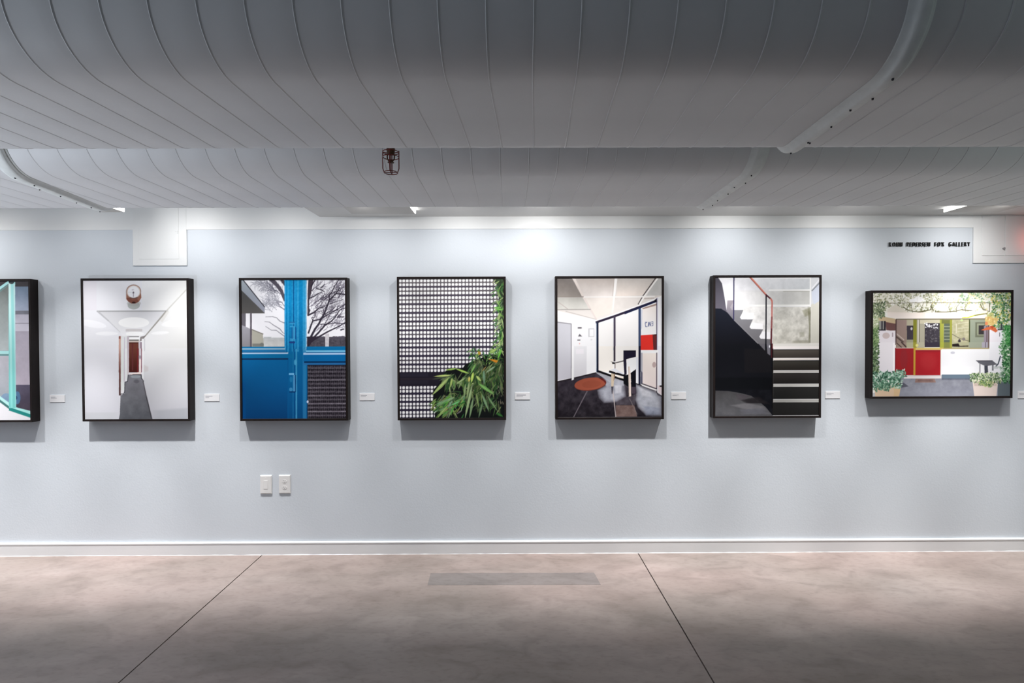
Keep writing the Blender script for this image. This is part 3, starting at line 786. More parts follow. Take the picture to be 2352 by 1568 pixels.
# --- 4: white dotted screen and bamboo leaves
def art_screen():
    A = Art((916, 918.5, 1156.5, 1157.5, 641, 958.5), NX, NY, (92, 88, 96), 6)
    T = lambda: A.frame(908, 636, 9.1875)
    B = lambda: A.frame(908, 796, 9.1875)
    T(); A.rect(40, 30, 2320, 1570, (112, 106, 110), 1, (62, 56, 72))
    B(); A.rect(40, 0, 2320, 1500, (62, 56, 72), 1, (34, 28, 48))
    rowsT = [(90, 172), (264, 348), (446, 528), (628, 708), (808, 890), (988, 1072), (1168, 1250), (1348, 1430)]
    rowsB = [(58, 138), (236, 318), (414, 494), (848, 924), (1024, 1098), (1194, 1270), (1368, 1442)]
    for fn, rows in ((T, rowsT), (B, rowsB)):
        fn()
        for a, b in rows:
            A.rect(40, a + 30, 2300, b - 30, (96, 90, 96), .55)
            A.rect(40, b + 34, 2300, b + 62, (46, 40, 60), .6)
            for y in (a, b):
                for i in range(31):
                    x = 105 + i * 73.9
                    dy = -(x - 105) * .004
                    w_, h_ = 27.5, 28.5
                    A.poly([(x - w_, y + dy - h_ * .55), (x - w_ * .6, y + dy - h_), (x + w_ * .6, y + dy - h_), (x + w_, y + dy - h_ * .55), (x + w_, y + dy + h_ * .55), (x + w_ * .6, y + dy + h_), (x - w_ * .6, y + dy + h_), (x - w_, y + dy + h_ * .55)], (255, 255, 255) if fn is T else (248, 247, 248))
    B(); A.rect(40, 524, 1500, 812, (34, 30, 42)); A.rect(80, 550, 700, 620, (48, 46, 60), .6); A.rect(80, 640, 900, 690, (46, 40, 48), .8); A.rect(80, 700, 700, 770, (42, 40, 52), .7)
    # foliage mass
    dk = (16, 20, 20)
    A.poly([(2300, -20), (2230, 60), (2150, 180), (1980, 150), (1820, 230), (1560, 330), (1480, 360), (1420, 440), (1060, 500), (1000, 620), (930, 760), (800, 900), (800, 1060), (780, 1200), (880, 1300), (830, 1400), (840, 1500), (2310, 1500)], dk)
    T(); A.poly([(2300, 40), (2060, 60), (2150, 200), (2180, 400), (2160, 700), (2200, 1000), (2180, 1200), (2230, 1500), (2300, 1562)], (40, 58, 36), .9)
    r = random.Random(5)
    G = [(116, 158, 78), (146, 168, 106), (72, 122, 62), (98, 142, 78), (130, 150, 104), (58, 104, 58), (160, 182, 120), (106, 128, 98)]
    for i in range(120):
        y = r.uniform(50, 1560)
        A.leaf(r.uniform(2110, 2290), y, math.radians(r.uniform(60, 150)), r.uniform(90, 190), r.uniform(18, 34), r.choice(G + [(170, 180, 130), (50, 90, 44)]), .95)
    for x, y in ((2060, 660), (2090, 640), (2110, 700)):
        A.leaf(x, y, math.radians(r.uniform(-20, 30)), 190, 36, (110, 170, 80))
    B()
    for i in range(60):
        A.leaf(r.uniform(1560, 2250), r.uniform(0, 330), math.radians(r.uniform(20, 160)), r.uniform(80, 170), r.uniform(18, 34), r.choice([(50, 110, 56), (96, 140, 70), (120, 160, 80), (40, 84, 44), (160, 175, 120)]), .9)
    cen = [(1560, 560, 90), (1180, 590, 60), (1700, 720, 70), (2200, 300, 60), (1900, 520, 60), (1240, 1000, 70), (1500, 1000, 90), (2150, 560, 60), (1150, 1180, 60), (1750, 300, 60)]
    for k in range(330):
        cx, cy, sp = cen[r.randrange(len(cen))]
        a = math.radians(r.choice((r.uniform(60, 170), r.uniform(60, 150), r.uniform(20, 200))))
        x = cx + r.uniform(-sp, sp) * 1.6; y = cy + r.uniform(-sp, sp)
        c = r.choice(G); f = r.uniform(.45, .95)
        if a < math.radians(60) or x > 1700: f *= .85
        ln = r.uniform(150, 380)
        if y + math.sin(a) * ln > 1500 and r.random() < .5: continue
        A.leaf(x, y, a, ln, r.uniform(24, 44), [q * f for q in c])
    for k in range(170):
        x = r.uniform(1560, 2230); y = r.uniform(330, 1250)
        c = r.choice(G); f = r.uniform(.4, .8)
        A.leaf(x, y, math.radians(r.uniform(70, 140)), r.uniform(130, 280), r.uniform(22, 40), [q * f for q in c], .95)
    for k in range(70):
        x = r.uniform(850, 1500); y = r.uniform(980, 1400)
        A.leaf(x, y, math.radians(r.uniform(100, 165)), r.uniform(130, 260), r.uniform(26, 40), [q * r.uniform(.7, 1.05) for q in r.choice(G)])
    for q in ((1180, 590, 176, 380, 46, (168, 184, 110)), (1150, 620, 134, 560, 74, (150, 172, 104)), (1200, 640, 102, 220, 48, (150, 170, 96)), (1480, 640, 145, 260, 40, (140, 160, 110)),
              (1560, 700, 98, 420, 50, (134, 152, 106)), (1620, 780, 102, 760, 60, (140, 162, 116)), (1480, 760, 96, 330, 50, (120, 142, 96)), (1740, 760, 35, 420, 74, (112, 162, 88)), (1700, 600, 50, 160, 60, (168, 190, 110)),
              (1820, 980, 68, 400, 56, (110, 142, 104)), (1930, 1020, 56, 400, 44, (104, 134, 92)), (1700, 960, 80, 330, 46, (118, 140, 86)), (1640, 1050, 100, 470, 52, (112, 138, 100)), (1840, 1140, 104, 370, 46, (96, 122, 88)),
              (2110, 400, 145, 260, 44, (132, 156, 124)), (1860, 470, 88, 330, 56, (104, 138, 110)), (1700, 340, 118, 260, 44, (112, 160, 86)), (1560, 560, 200, 330, 44, (150, 184, 88)), (1300, 450, 172, 260, 40, (140, 176, 84)),
              (1640, 520, 100, 240, 60, (170, 196, 96)), (1560, 620, 96, 120, 50, (190, 180, 96)), (2240, 20, 110, 260, 46, (104, 172, 66)), (2140, 40, 150, 180, 60, (150, 178, 98)), (1260, 1050, 160, 440, 50, (122, 156, 118)), (1140, 1080, 150, 360, 46, (108, 148, 100)), (1100, 1230, 130, 340, 60, (134, 160, 96)), (2120, 1380, 30, 170, 60, (48, 96, 44))):
        A.leaf(q[0], q[1], math.radians(q[2]), q[3], q[4], q[5])
    A.poly([(1950, 258), (2060, 262), (2165, 290), (2130, 335), (2080, 320), (2030, 290)], (206, 136, 42)); A.poly([(1730, 90), (1790, 100), (1800, 160), (1750, 170)], (190, 150, 50), .9)
    A.leaf(1920, 400, math.radians(130), 160, 26, (140, 120, 70))
    for i in range(26):
        A.ell(r.uniform(2150, 2290), r.uniform(820, 1200), r.uniform(5, 12), r.uniform(12, 30), (120, 112, 96), .7)
    return A.blur(2).down()

# --- 5: room with glazed wall, chair and rug
def art_room():
    A = Art((1280.5, 1281.5, 1520, 1520, 637.6, 957.7), NX, NY, (250, 250, 252), 7)
    T = lambda: A.frame(1272, 632, 9.1875)
    B = lambda: A.frame(1272, 794, 9.1875)
    T()
    A.poly([(80, 50), (2290, 50), (2290, 420), (2170, 470), (1800, 620), (900, 940), (80, 735)], (212, 205, 200), 1, (246, 240, 236))
    A.poly([(80, 50), (440, 50), (620, 440), (80, 440)], (124, 117, 114), 1, (158, 150, 144))
    A.poly([(80, 460), (640, 460), (740, 700), (80, 700)], (196, 194, 188), 1, (224, 222, 216))
    A.poly([(460, 50), (1270, 50), (1250, 440), (650, 440)], (196, 186, 180), 1, (238, 230, 226))
    A.poly([(1340, 50), (2130, 50), (1880, 420), (1320, 440)], (206, 200, 195), 1, (238, 226, 218))
    A.poly([(2200, 60), (2290, 60), (2290, 420), (1950, 430)], (188, 188, 186), 1, (206, 204, 202))
    A.poly([(660, 470), (1250, 470), (1230, 780), (900, 880), (780, 700)], (240, 232, 226), 1, (248, 240, 232))
    A.mottle(80, 50, 2290, 700, 10, 10, 2)
    A.line([(420, 50), (630, 450), (780, 710), (900, 920)], 52, (232, 222, 216), 1, 30, (238, 226, 222))
    A.line([(1315, 50), (1275, 440), (1240, 780)], 60, (252, 250, 250), 1, 26, (250, 244, 238)); A.line([(1278, 50), (1240, 440)], 14, (190, 178, 172), .7)
    A.line([(2150, 50), (1880, 430), (1780, 605)], 22, (92, 84, 84)); A.line([(2190, 60), (1910, 430), (1810, 600)], 30, (250, 248, 246))
    A.line([(80, 448), (630, 448)], 22, (142, 132, 128), .8); A.line([(640, 452), (1870, 452)], 26, (248, 244, 242)); A.line([(1880, 445), (2120, 445)], 26, (246, 244, 242)); A.line([(1900, 490), (2110, 480)], 12, (150, 132, 124), .7)
    A.line([(80, 715), (780, 712)], 22, (160, 156, 152), .7); A.line([(110, 560), (300, 700)], 16, (190, 176, 172), .7)
    A.line([(260, 750), (900, 925)], 16, (200, 192, 188), .8); A.poly([(80, 735), (900, 930), (900, 1000), (80, 990)], (250, 250, 252))
    # left wall and door
    A.rect(375, 990, 910, 1570, (246, 246, 249))
    A.poly([(80, 985), (375, 1020), (375, 1570), (80, 1570)], (212, 212, 220)); A.line([(80, 978), (375, 1016)], 22, (158, 156, 164)); A.rect(366, 1016, 386, 1570, (158, 155, 162))
    A.rect(512, 1084, 594, 1116, (110, 106, 112)); A.poly([(520, 1280), (550, 1225), (605, 1280)], (104, 100, 108)); A.rect(505, 1344, 568, 1372, (140, 136, 142)); A.ell(550, 1432, 12, 16, (236, 190, 190)); A.rect(500, 1480, 600, 1562, (246, 232, 234))
    A.rect(735, 1112, 858, 1128, (206, 206, 210)); A.rect(735, 1278, 858, 1292, (206, 206, 210)); A.rect(735, 1112, 760, 1292, (206, 206, 210)); A.rect(848, 1112, 860, 1292, (206, 206, 210)); A.ell(800, 1350, 20, 16, (224, 224, 228))
    # glazing
    A.rect(950, 990, 1260, 1570, (251, 249, 248)); A.rect(1300, 800, 1785, 1570, (251, 249, 249))
    A.poly([(1860, 700), (2160, 630), (2160, 1250), (1860, 1270)], (247, 238, 233), 1, (247, 248, 250))
    A.line([(900, 985), (1300, 852), (2165, 535)], 46, (44, 36, 56)); A.line([(1500, 795), (2165, 540)], 40, (28, 32, 66)); A.poly([(2080, 555), (2175, 480), (2175, 600), (2150, 560)], (14, 14, 24))
    A.poly([(1860, 690), (2165, 590), (2165, 630), (1880, 712)], (150, 120, 108), .8)
    A.rect(905, 980, 948, 1570, (20, 26, 48)); A.rect(902, 980, 918, 1570, (70, 90, 120), .8)
    A.rect(1262, 860, 1304, 1570, (74, 66, 84)); A.rect(1785, 690, 1836, 1570, (66, 82, 116)); A.rect(1785, 700, 1800, 1570, (40, 46, 80), .8)
    A.poly([(1836, 720), (1870, 712), (1862, 1100), (1840, 1150)], (200, 205, 220), .7)
    A.rect(2158, 480, 2176, 1570, (74, 68, 92)); A.rect(2178, 470, 2200, 1570, (216, 216, 230)); A.rect(2225, 470, 2290, 1570, (244, 244, 248))
    # mirrored lettering on the glass
    c = (108, 116, 156)
    A.line([(1960, 985), (1925, 1010), (1935, 1080), (1965, 1080)], 14, c); A.line([(1925, 985), (1965, 985)], 12, c); A.line([(1985, 1075), (2000, 985)], 14, c); A.line([(2005, 1070), (2010, 985), (2040, 1068), (2045, 980)], 13, c); A.line([(2060, 975), (2088, 975), (2088, 1060), (2060, 1064)], 12, c); A.line([(2062, 1018), (2088, 1018)], 10, c)
    A.poly([(1832, 1262), (2165, 1240), (2165, 1570), (1832, 1570)], (228, 54, 46)); A.poly([(2080, 1245), (2165, 1240), (2165, 1570), (2100, 1570)], (110, 44, 44), 1, (90, 44, 46)); A.rect(2120, 1240, 2165, 1262, (24, 8, 10))
    A.rect(1244, 1515, 1370, 1575, (90, 140, 165))
    B()
    A.poly([(80, 0), (375, 0), (375, 665), (80, 720)], (212, 212, 220), 1, (200, 198, 208)); A.rect(366, 0, 386, 680, (160, 157, 164)); A.rect(386, 0, 432, 700, (250, 250, 254))
    A.poly([(432, 0), (700, 0), (700, 610), (432, 680)], (234, 234, 238), 1, (224, 222, 228)); A.rect(700, 0, 905, 560, (248, 248, 251)); A.rect(475, 60, 635, 160, (242, 238, 244), .9)
    A.rect(950, 0, 1260, 540, (251, 246, 240)); A.rect(1300, 0, 1785, 780, (250, 247, 244)); A.poly([(1870, 150), (2160, 150), (2160, 900), (1870, 800)], (248, 238, 230), 1, (236, 222, 220))
    A.ell(2115, 395, 40, 60, (160, 130, 130), .6); A.rect(1840, 140, 1870, 800, (180, 180, 190))
    A.rect(905, 0, 948, 550, (18, 22, 42)); A.rect(902, 0, 916, 540, (70, 90, 120), .7); A.rect(1264, 0, 1302, 320, (62, 54, 66)); A.rect(1285, 370, 1304, 470, (80, 70, 74))
    A.rect(1785, 0, 1832, 820, (30, 32, 56)); A.poly([(1840, 520), (1870, 560), (1870, 800), (1835, 800)], (84, 84, 104)); A.rect(2158, 140, 2178, 980, (96, 84, 98)); A.rect(2200, 0, 2290, 860, (236, 236, 244)); A.poly([(2190, 830), (2290, 850), (2290, 1050), (2200, 980)], (228, 214, 218)); A.rect(2228, 832, 2295, 862, (12, 10, 14))
    # floor
    A.poly([(80, 745), (375, 682), (900, 560), (960, 545), (1480, 725), (1740, 795), (1840, 830), (2170, 975), (2295, 1060), (2295, 1500), (80, 1500)], (62, 56, 66), 1, (34, 30, 36))
    A.poly([(900, 565), (960, 550), (1470, 730), (1480, 840), (1180, 760), (1040, 660)], (196, 197, 206), .8); A.soft([(1050, 700), (1470, 740), (1480, 900), (1500, 1060), (1330, 1160), (1080, 1180), (980, 1080), (950, 930), (1100, 840)], (176, 178, 190), .9); A.soft([(1280, 820), (1440, 820), (1420, 980), (1300, 1000)], (214, 214, 222), .7)
    A.soft([(1740, 820), (1840, 850), (2170, 990), (2270, 1090), (2270, 1450), (1950, 1440), (1790, 1280), (1740, 1130), (1760, 1000)], (182, 185, 196), .92); A.soft([(1780, 850), (2050, 980), (2080, 1080), (1860, 1060)], (216, 216, 222), .6); A.soft([(1880, 1260), (2250, 1300), (2250, 1460), (1950, 1460)], (120, 128, 150), .5)
    A.poly([(1310, 1250), (1700, 1250), (1760, 1490), (1320, 1490)], (112, 92, 88)); A.poly([(1500, 1080), (1720, 1020), (1720, 1240), (1320, 1240), (1320, 1180)], (78, 72, 80), .9)
    A.mottle(0, 0, 0, 0, 22, 22, 6, [(80, 745), (900, 560), (1480, 725), (2295, 1060), (2295, 1500), (80, 1500)])
    A.poly([(80, 735), (375, 672), (900, 548), (900, 572), (430, 690), (80, 770)], (40, 34, 40)); A.poly([(386, 640), (432, 630), (432, 700), (386, 720)], (250, 250, 253))
    A.line([(710, 950), (620, 1120), (430, 1490)], 26, (112, 104, 112), .9, 20); A.line([(1240, 900), (1275, 1150), (1310, 1490)], 22, (196, 184, 182), .8); A.line([(1600, 1110), (1760, 1440)], 16, (130, 120, 120), .6)
    A.ell(778, 800, 338, 136, (112, 56, 46), 1, -.12); A.ell(772, 792, 330, 130, (158, 82, 62), 1, -.12); A.ell(800, 800, 200, 80, (142, 72, 54), .6, -.1); A.poly([(940, 665), (1040, 675), (1105, 740), (1090, 790), (1060, 740), (980, 690)], (84, 16, 20), .8)
    A.line([(950, 530), (1200, 620), (1480, 715)], 44, (10, 8, 14)); A.line([(1180, 535), (1330, 580), (1500, 622)], 44, (14, 12, 20)); A.poly([(1320, 610), (1480, 650), (1480, 690), (1330, 650)], (246, 236, 226))
    A.rect(1300, 370, 1475, 560, (247, 243, 240)); A.poly([(1200, 500), (1290, 470), (1480, 580), (1470, 600)], (226, 228, 236))
    A.poly([(1195, 318), (1290, 345), (1470, 300), (1470, 325), (1300, 362), (1240, 372), (1240, 345)], (90, 84, 84)); A.rect(1235, 340, 1290, 374, (14, 12, 14)); A.rect(1286, 362, 1304, 470, (120, 104, 98))
    A.line([(1850, 790), (2170, 905)], 22, (70, 64, 74)); A.line([(1840, 840), (2170, 960)], 16, (90, 84, 92)); A.line([(1850, 812), (2170, 930)], 20, (240, 236, 236)); A.line([(1735, 790), (1850, 830)], 20, (30, 26, 34)); A.line([(2165, 970), (2200, 1030), (2290, 1060)], 20, (60, 54, 62))
    # chair
    A.poly([(1215, 570), (1300, 590), (1275, 700), (1262, 850), (1215, 850)], (206, 188, 164)); A.poly([(1270, 590), (1300, 600), (1280, 700), (1262, 740)], (150, 120, 98)); A.poly([(1215, 850), (1262, 850), (1240, 1010), (1225, 1000)], (58, 54, 66), .9)
    A.poly([(1470, 98), (1730, 92), (1730, 225), (1530, 275), (1536, 600), (1490, 600), (1470, 300)], (30, 26, 46)); A.rect(1470, 92, 1730, 110, (8, 8, 22))
    A.poly([(1474, 620), (1575, 600), (1575, 860), (1474, 790)], (10, 12, 18)); A.poly([(1620, 570), (1732, 480), (1732, 1000), (1640, 880)], (12, 12, 22))
    A.rect(1640, 860, 1730, 1000, (74, 64, 76)); A.poly([(1536, 285), (1735, 235), (1740, 480), (1620, 570), (1540, 590)], (248, 248, 250)); A.poly([(1735, 240), (1780, 230), (1780, 780), (1740, 770)], (236, 238, 246))
    A.poly([(1570, 430), (1600, 430), (1625, 600), (1632, 1060), (1585, 1065), (1575, 600)], (234, 218, 208)); A.poly([(1570, 430), (1586, 430), (1592, 600), (1600, 1060), (1585, 1060), (1572, 600)], (200, 184, 172), .7)
    return A.blur(2).down()

# --- 6: concrete stair with orange rail
def art_stair():
    A = Art((1641.3, 1643, 1880.7, 1881, 636.5, 955.4), NX, NY, (226, 225, 228), 8)
    T = lambda: A.frame(1634, 630, 9.1875)
    B = lambda: A.frame(1634, 790, 9.1875)
    T()
    A.rect(50, 50, 2290, 330, (240, 239, 244), 1, (194, 198, 202), 'h'); A.rect(50, 340, 2290, 650, (238, 237, 241), 1, (190, 190, 186), 'h')
    A.mottle(50, 50, 2290, 660, 18, 12, 3)
    A.rect(50, 55, 2070, 95, (248, 247, 249), .8)
    A.rect(1200, 318, 2060, 352, (238, 238, 238)); A.rect(1500, 354, 2060, 372, (168, 166, 158), .8); A.rect(480, 345, 1200, 358, (214, 214, 220), .6)
    A.rect(600, 660, 1300, 1500, (222, 221, 220), 1, (206, 204, 204))
    A.rect(1290, 690, 2085, 1480, (208, 206, 200), 1, (196, 193, 184)); A.mottle(480, 690, 2090, 1480, 22, 26, 11)
    A.soft([(2020, 720), (2085, 720), (2085, 1460), (2040, 1460), (2050, 1100)], (120, 118, 98), .75); A.soft([(1900, 760), (2080, 700), (2080, 860), (1960, 900)], (126, 124, 98), .55); A.soft([(1700, 1400), (2080, 1380), (2080, 1475), (1700, 1475)], (150, 147, 132), .6); A.soft([(1850, 1220), (1960, 1210), (1960, 1320), (1860, 1330)], (150, 148, 132), .5)
    A.mottle(1290, 690, 2090, 1480, 34, 16, 41)
    A.rect(480, 640, 2075, 676, (240, 240, 238))
    A.rect(2060, 55, 2090, 690, (240, 240, 240)); A.rect(2092, 55, 2270, 700, (216, 218, 222)); A.poly([(2092, 640), (2270, 560), (2270, 1560), (2092, 1560)], (214, 212, 202), 1, (196, 194, 184))
    A.poly([(2100, 380), (2270, 200), (2270, 560), (2150, 640), (2110, 500)], (206, 212, 226)); A.line([(2110, 350), (2270, 180)], 26, (140, 144, 152)); A.line([(2110, 300), (2270, 110)], 20, (240, 240, 246))
    # side of the flight
    A.poly([(330, 545), (462, 545), (430, 620), (392, 690), (420, 748), (668, 748), (640, 820), (598, 905), (625, 945), (872, 948), (840, 1010), (800, 1110), (830, 1148), (1085, 1160), (1040, 1250), (1005, 1315), (1040, 1358), (1170, 1365), (1250, 1370), (1250, 1570), (1080, 1570), (480, 975), (310, 790)], (136, 136, 142), 1, (104, 102, 106))
    A.poly([(392, 690), (430, 620), (470, 620), (640, 650), (668, 745), (420, 745)], (250, 250, 252)); A.poly([(598, 905), (660, 800), (900, 820), (872, 945), (625, 945)], (240, 240, 242), .9); A.poly([(800, 1110), (850, 1010), (1080, 1040), (1085, 1155), (830, 1145)], (238, 237, 240), .9); A.poly([(1005, 1315), (1070, 1200), (1240, 1220), (1240, 1360), (1040, 1355)], (234, 233, 237), .9)
    A.line([(480, 975), (1080, 1560)], 26, (150, 148, 152), .7); A.poly([(330, 545), (462, 545), (462, 930), (310, 790)], (158, 148, 156), .8, (110, 108, 120))
    A.poly([(60, 50), (130, 60), (215, 190), (270, 480), (320, 800), (60, 800)], (74, 72, 82), 1, (96, 92, 104))
    A.poly([(60, 715), (200, 720), (330, 800), (480, 975), (1090, 1575), (60, 1575)], (22, 26, 38), 1, (16, 16, 22))
    A.rect(455, 55, 478, 960, (48, 44, 82)); A.rect(1132, 440, 1160, 1570, (44, 42, 50), 1, (18, 18, 24))
    A.line([(800, 50), (1150, 440)], 36, (216, 132, 112)); A.line([(790, 60), (1145, 450)], 16, (150, 84, 84), .9); A.line([(1140, 430), (1255, 530)], 30, (74, 24, 34)); A.line([(1240, 515), (1268, 560), (1272, 620)], 34, (204, 120, 108))
    A.line([(1270, 600), (1268, 900), (1262, 1150), (1255, 1570)], 34, (220, 140, 130), 1, 38, (64, 26, 34)); A.ell(1222, 1510, 12, 32, (235, 232, 236))
    B()
    A.rect(60, -10, 1300, 1510, (16, 17, 23)); A.rect(700, 100, 1250, 600, (30, 27, 29), .5); A.rect(60, 700, 1290, 960, (6, 8, 12), .6)
    A.poly([(990, -10), (1130, -10), (1130, 140)], (100, 98, 104)); A.poly([(1160, -10), (1240, -10), (1240, 240), (1180, 200)], (110, 108, 116)); A.ell(1222, 50, 12, 28, (240, 240, 244))
    A.line([(1275, 0), (1275, 280)], 30, (70, 22, 28)); A.line([(1296, 0), (1300, 280)], 18, (160, 118, 118))
    A.poly([(90, 975), (360, 985), (620, 1030), (850, 1090), (1000, 1200), (1150, 1330), (1290, 1500), (90, 1500)], (66, 65, 67), 1, (92, 92, 96))
    A.soft([(430, 1290), (760, 1240), (1100, 1310), (1180, 1400), (700, 1370)], (118, 116, 120), .8); A.soft([(600, 1380), (1100, 1350), (1230, 1470), (700, 1480)], (100, 100, 108), .8); A.soft([(640, 1180), (1000, 1110), (1240, 1270), (1050, 1250), (760, 1245)], (34, 31, 34), .9); A.soft([(520, 1040), (820, 1090), (700, 1170), (560, 1180)], (68, 62, 68), .7)
    A.mottle(90, 970, 1290, 1500, 16, 10, 14)
    A.rect(1296, -20, 2275, 60, (222, 219, 214)); A.rect(1296, 50, 2275, 102, (238, 232, 230)); A.rect(1296, -20, 2060, 0, (210, 208, 200))
    for y0, y1, c1, c2 in ((118, 292, (84, 78, 72), (58, 52, 48)), (348, 552, (60, 58, 53), (38, 34, 31)), (618, 838, (50, 46, 46), (30, 28, 27)), (908, 1160, (38, 38, 38), (30, 30, 30)), (1238, 1505, (36, 36, 36), (30, 29, 29))):
        A.rect(1296, y0, 2275, y1, c1, 1, c2); A.rect(1310, y0 - 6, 2275, y0 + 8, (16, 14, 14))
    for y0, y1, c1 in ((300, 344, (228, 220, 214)), (560, 612, (192, 189, 186)), (846, 902, (192, 191, 187)), (1172, 1232, (164, 163, 160))):
        A.poly([(1296, y0), (2275, y0), (2275, y1 - 8), (1296, y1)], c1)
    A.line([(1290, 100), (1290, 1350)], 22, (10, 9, 10)); A.line([(1304, 350), (1304, 1240)], 10, (70, 68, 68), .7)
    return A.blur(2).down()

# --- 7: house front with red doors, planters, creepers
def art_house():
    A = Art((2003, 2003, 2323, 2322, 671.8, 911.5), 342, 258, (240, 238, 232), 9)
    T = lambda: A.frame(1996, 664, 7.0)
    B = lambda: A.frame(1996, 788, 7.0)
    r = random.Random(21)
    T()
    A.rect(40, 50, 2300, 380, (232, 230, 218))
    def blobs(n_, x0, y0, x1, y1, cols, s0, s1, al=.9):
        for i in range(n_):
            c = r.choice(cols)
            A.leaf(r.uniform(x0, x1), r.uniform(y0, y1), r.uniform(0, 2 * PI), r.uniform(s0, s1) * 1.7, r.uniform(s0, s1), c, al)
    OL = [(168, 168, 138), (140, 144, 112), (190, 188, 164), (120, 124, 96), (205, 204, 186), (250, 250, 250), (244, 240, 232)]
    GR = [(60, 104, 66), (96, 140, 92), (42, 82, 52), (130, 164, 118), (176, 196, 160), (74, 120, 76)]
    blobs(620, 40, 50, 1150, 350, OL, 14, 30)
    blobs(300, 1000, 50, 1900, 360, [(220, 222, 206), (196, 204, 170), (250, 250, 250), (170, 176, 140), (214, 200, 150)], 14, 30)
    blobs(240, 1450, 50, 2290, 230, [(150, 178, 140), (190, 204, 160), (110, 140, 112), (230, 236, 226), (206, 196, 140)], 14, 30)
    for cx, cy, rx, ry in ((790, 170, 70, 50), (1300, 110, 120, 50), (1140, 290, 90, 50), (700, 190, 60, 30), (1700, 190, 90, 25), (1680, 300, 60, 60)):
        A.ell(cx, cy, rx, ry, (250, 249, 251), .9)
    A.line([(80, 232), (1000, 222), (2000, 228)], 10, (112, 106, 84), .8)
    for pts in ([(540, 290), (640, 350), (780, 370), (980, 340), (1010, 240)], [(780, 380), (900, 360), (1000, 330)], [(1060, 370), (1220, 375), (1400, 360), (1500, 330)], [(1500, 340), (1700, 360), (1730, 420)], [(1790, 250), (1830, 330), (1940, 370)], [(1940, 230), (1940, 360)], [(1000, 300), (1040, 360)]):
        A.line(pts, 16, (88, 84, 56), .85, 10)
    for x in (620, 700, 860, 1010, 1310, 1400, 1560, 1850):
        A.line([(x, 380), (x + r.uniform(-40, 40), 300), (x + r.uniform(-60, 60), 230)], 12, (104, 98, 70), .7, 7)
    # parapet and beam
    A.poly([(290, 330), (420, 250), (560, 330), (620, 370), (620, 400), (290, 400)], (226, 218, 204)); A.poly([(280, 370), (620, 380), (1500, 380), (1900, 350), (1930, 480), (430, 480), (300, 440)], (240, 228, 218), 1, (246, 236, 230)); A.rect(900, 390, 1500, 470, (254, 250, 248), .7); A.poly([(1500, 380), (1700, 350), (1720, 400), (1560, 460)], (250, 250, 250))
    A.line([(430, 486), (1930, 486)], 12, (96, 88, 70))
    A.poly([(120, 480), (200, 440), (420, 480), (430, 560), (140, 520)], (202, 180, 146)); A.poly([(260, 530), (430, 560), (430, 680), (270, 660)], (112, 80, 78)); A.rect(150, 515, 264, 660, (150, 150, 146)); A.rect(190, 515, 215, 660, (60, 56, 64)); A.rect(235, 515, 262, 660, (50, 44, 52)); A.rect(150, 650, 264, 668, (50, 46, 50))
    A.rect(140, 668, 420, 900, (234, 228, 234)); A.ell(270, 750, 60, 50, (196, 176, 172), .7); A.rect(366, 700, 384, 770, (150, 130, 140), .7)
    # window band
    A.rect(428, 492, 1930, 900, (170, 166, 140))
    A.rect(428, 500, 600, 900, (158, 136, 130), 1, (140, 122, 112)); A.rect(600, 500, 710, 590, (178, 172, 150)); A.rect(604, 590, 708, 815, (64, 58, 66)); A.rect(600, 815, 710, 900, (150, 148, 128)); A.ell(680, 640, 16, 24, (200, 196, 200))
    A.line([(440, 770), (600, 900)], 26, (84, 70, 66)); A.line([(440, 720), (560, 820)], 14, (190, 176, 168)); A.rect(420, 490, 440, 900, (84, 64, 64))
    A.rect(708, 495, 765, 900, (128, 128, 48)); A.rect(765, 495, 890, 900, (168, 164, 146)); A.rect(784, 500, 800, 900, (210, 206, 196)); A.rect(800, 500, 812, 900, (110, 104, 90))
    A.rect(812, 500, 1140, 560, (196, 190, 166)); A.rect(892, 550, 1140, 900, (66, 62, 70)); blobs(26, 890, 560, 1120, 620, [(248, 248, 250), (220, 220, 226)], 14, 26); blobs(60, 900, 640, 1130, 880, [(84, 80, 86), (50, 46, 52), (104, 100, 104)], 12, 24)
    A.rect(1138, 495, 1200, 900, (160, 164, 72)); A.rect(1165, 500, 1330, 560, (112, 116, 66)); A.rect(1205, 560, 1298, 900, (92, 102, 88)); 
    for y in range(600, 900, 52): A.rect(1208, y, 1298, y + 12, (170, 176, 150), .8)
    A.rect(1298, 495, 1335, 900, (150, 152, 66)); A.rect(1335, 500, 1610, 900, (182, 178, 146)); A.mottle(1335, 500, 1610, 900, 50, 26, 5)
    for y in (640, 690, 560): A.line([(1430, y), (1600, y - 20)], 8, (214, 212, 190), .8)
    A.rect(1395, 560, 1412, 720, (206, 202, 180)); A.line([(1340, 730), (1460, 800), (1600, 840)], 12, (120, 116, 100)); A.ell(1455, 840, 22, 30, (70, 62, 66)); A.ell(1525, 810, 26, 26, (130, 122, 116))
    A.rect(1608, 495, 1625, 900, (70, 78, 44)); A.rect(1625, 500, 1930, 900, (150, 158, 140)); A.rect(1710, 540, 1870, 780, (112, 116, 98)); A.rect(1740, 560, 1860, 750, (150, 156, 132)); A.rect(1765, 590, 1860, 735, (60, 56, 58)); A.rect(1850, 600, 1925, 900, (150, 140, 150)); A.rect(1890, 600, 1905, 900, (110, 92, 100)); A.rect(1918, 495, 1940, 900, (100, 80, 76))
    A.rect(1940, 640, 2110, 900, (238, 234, 240)); A.rect(2070, 520, 2170, 665, (130, 136, 140)); A.rect(2085, 530, 2100, 660, (50, 48, 56)); A.rect(2125, 530, 2140, 660, (50, 50, 60)); A.rect(2070, 652, 2180, 668, (50, 48, 56)); A.rect(2100, 705, 2122, 770, (60, 60, 66)); A.rect(2110, 668, 2180, 900, (234, 236, 240))
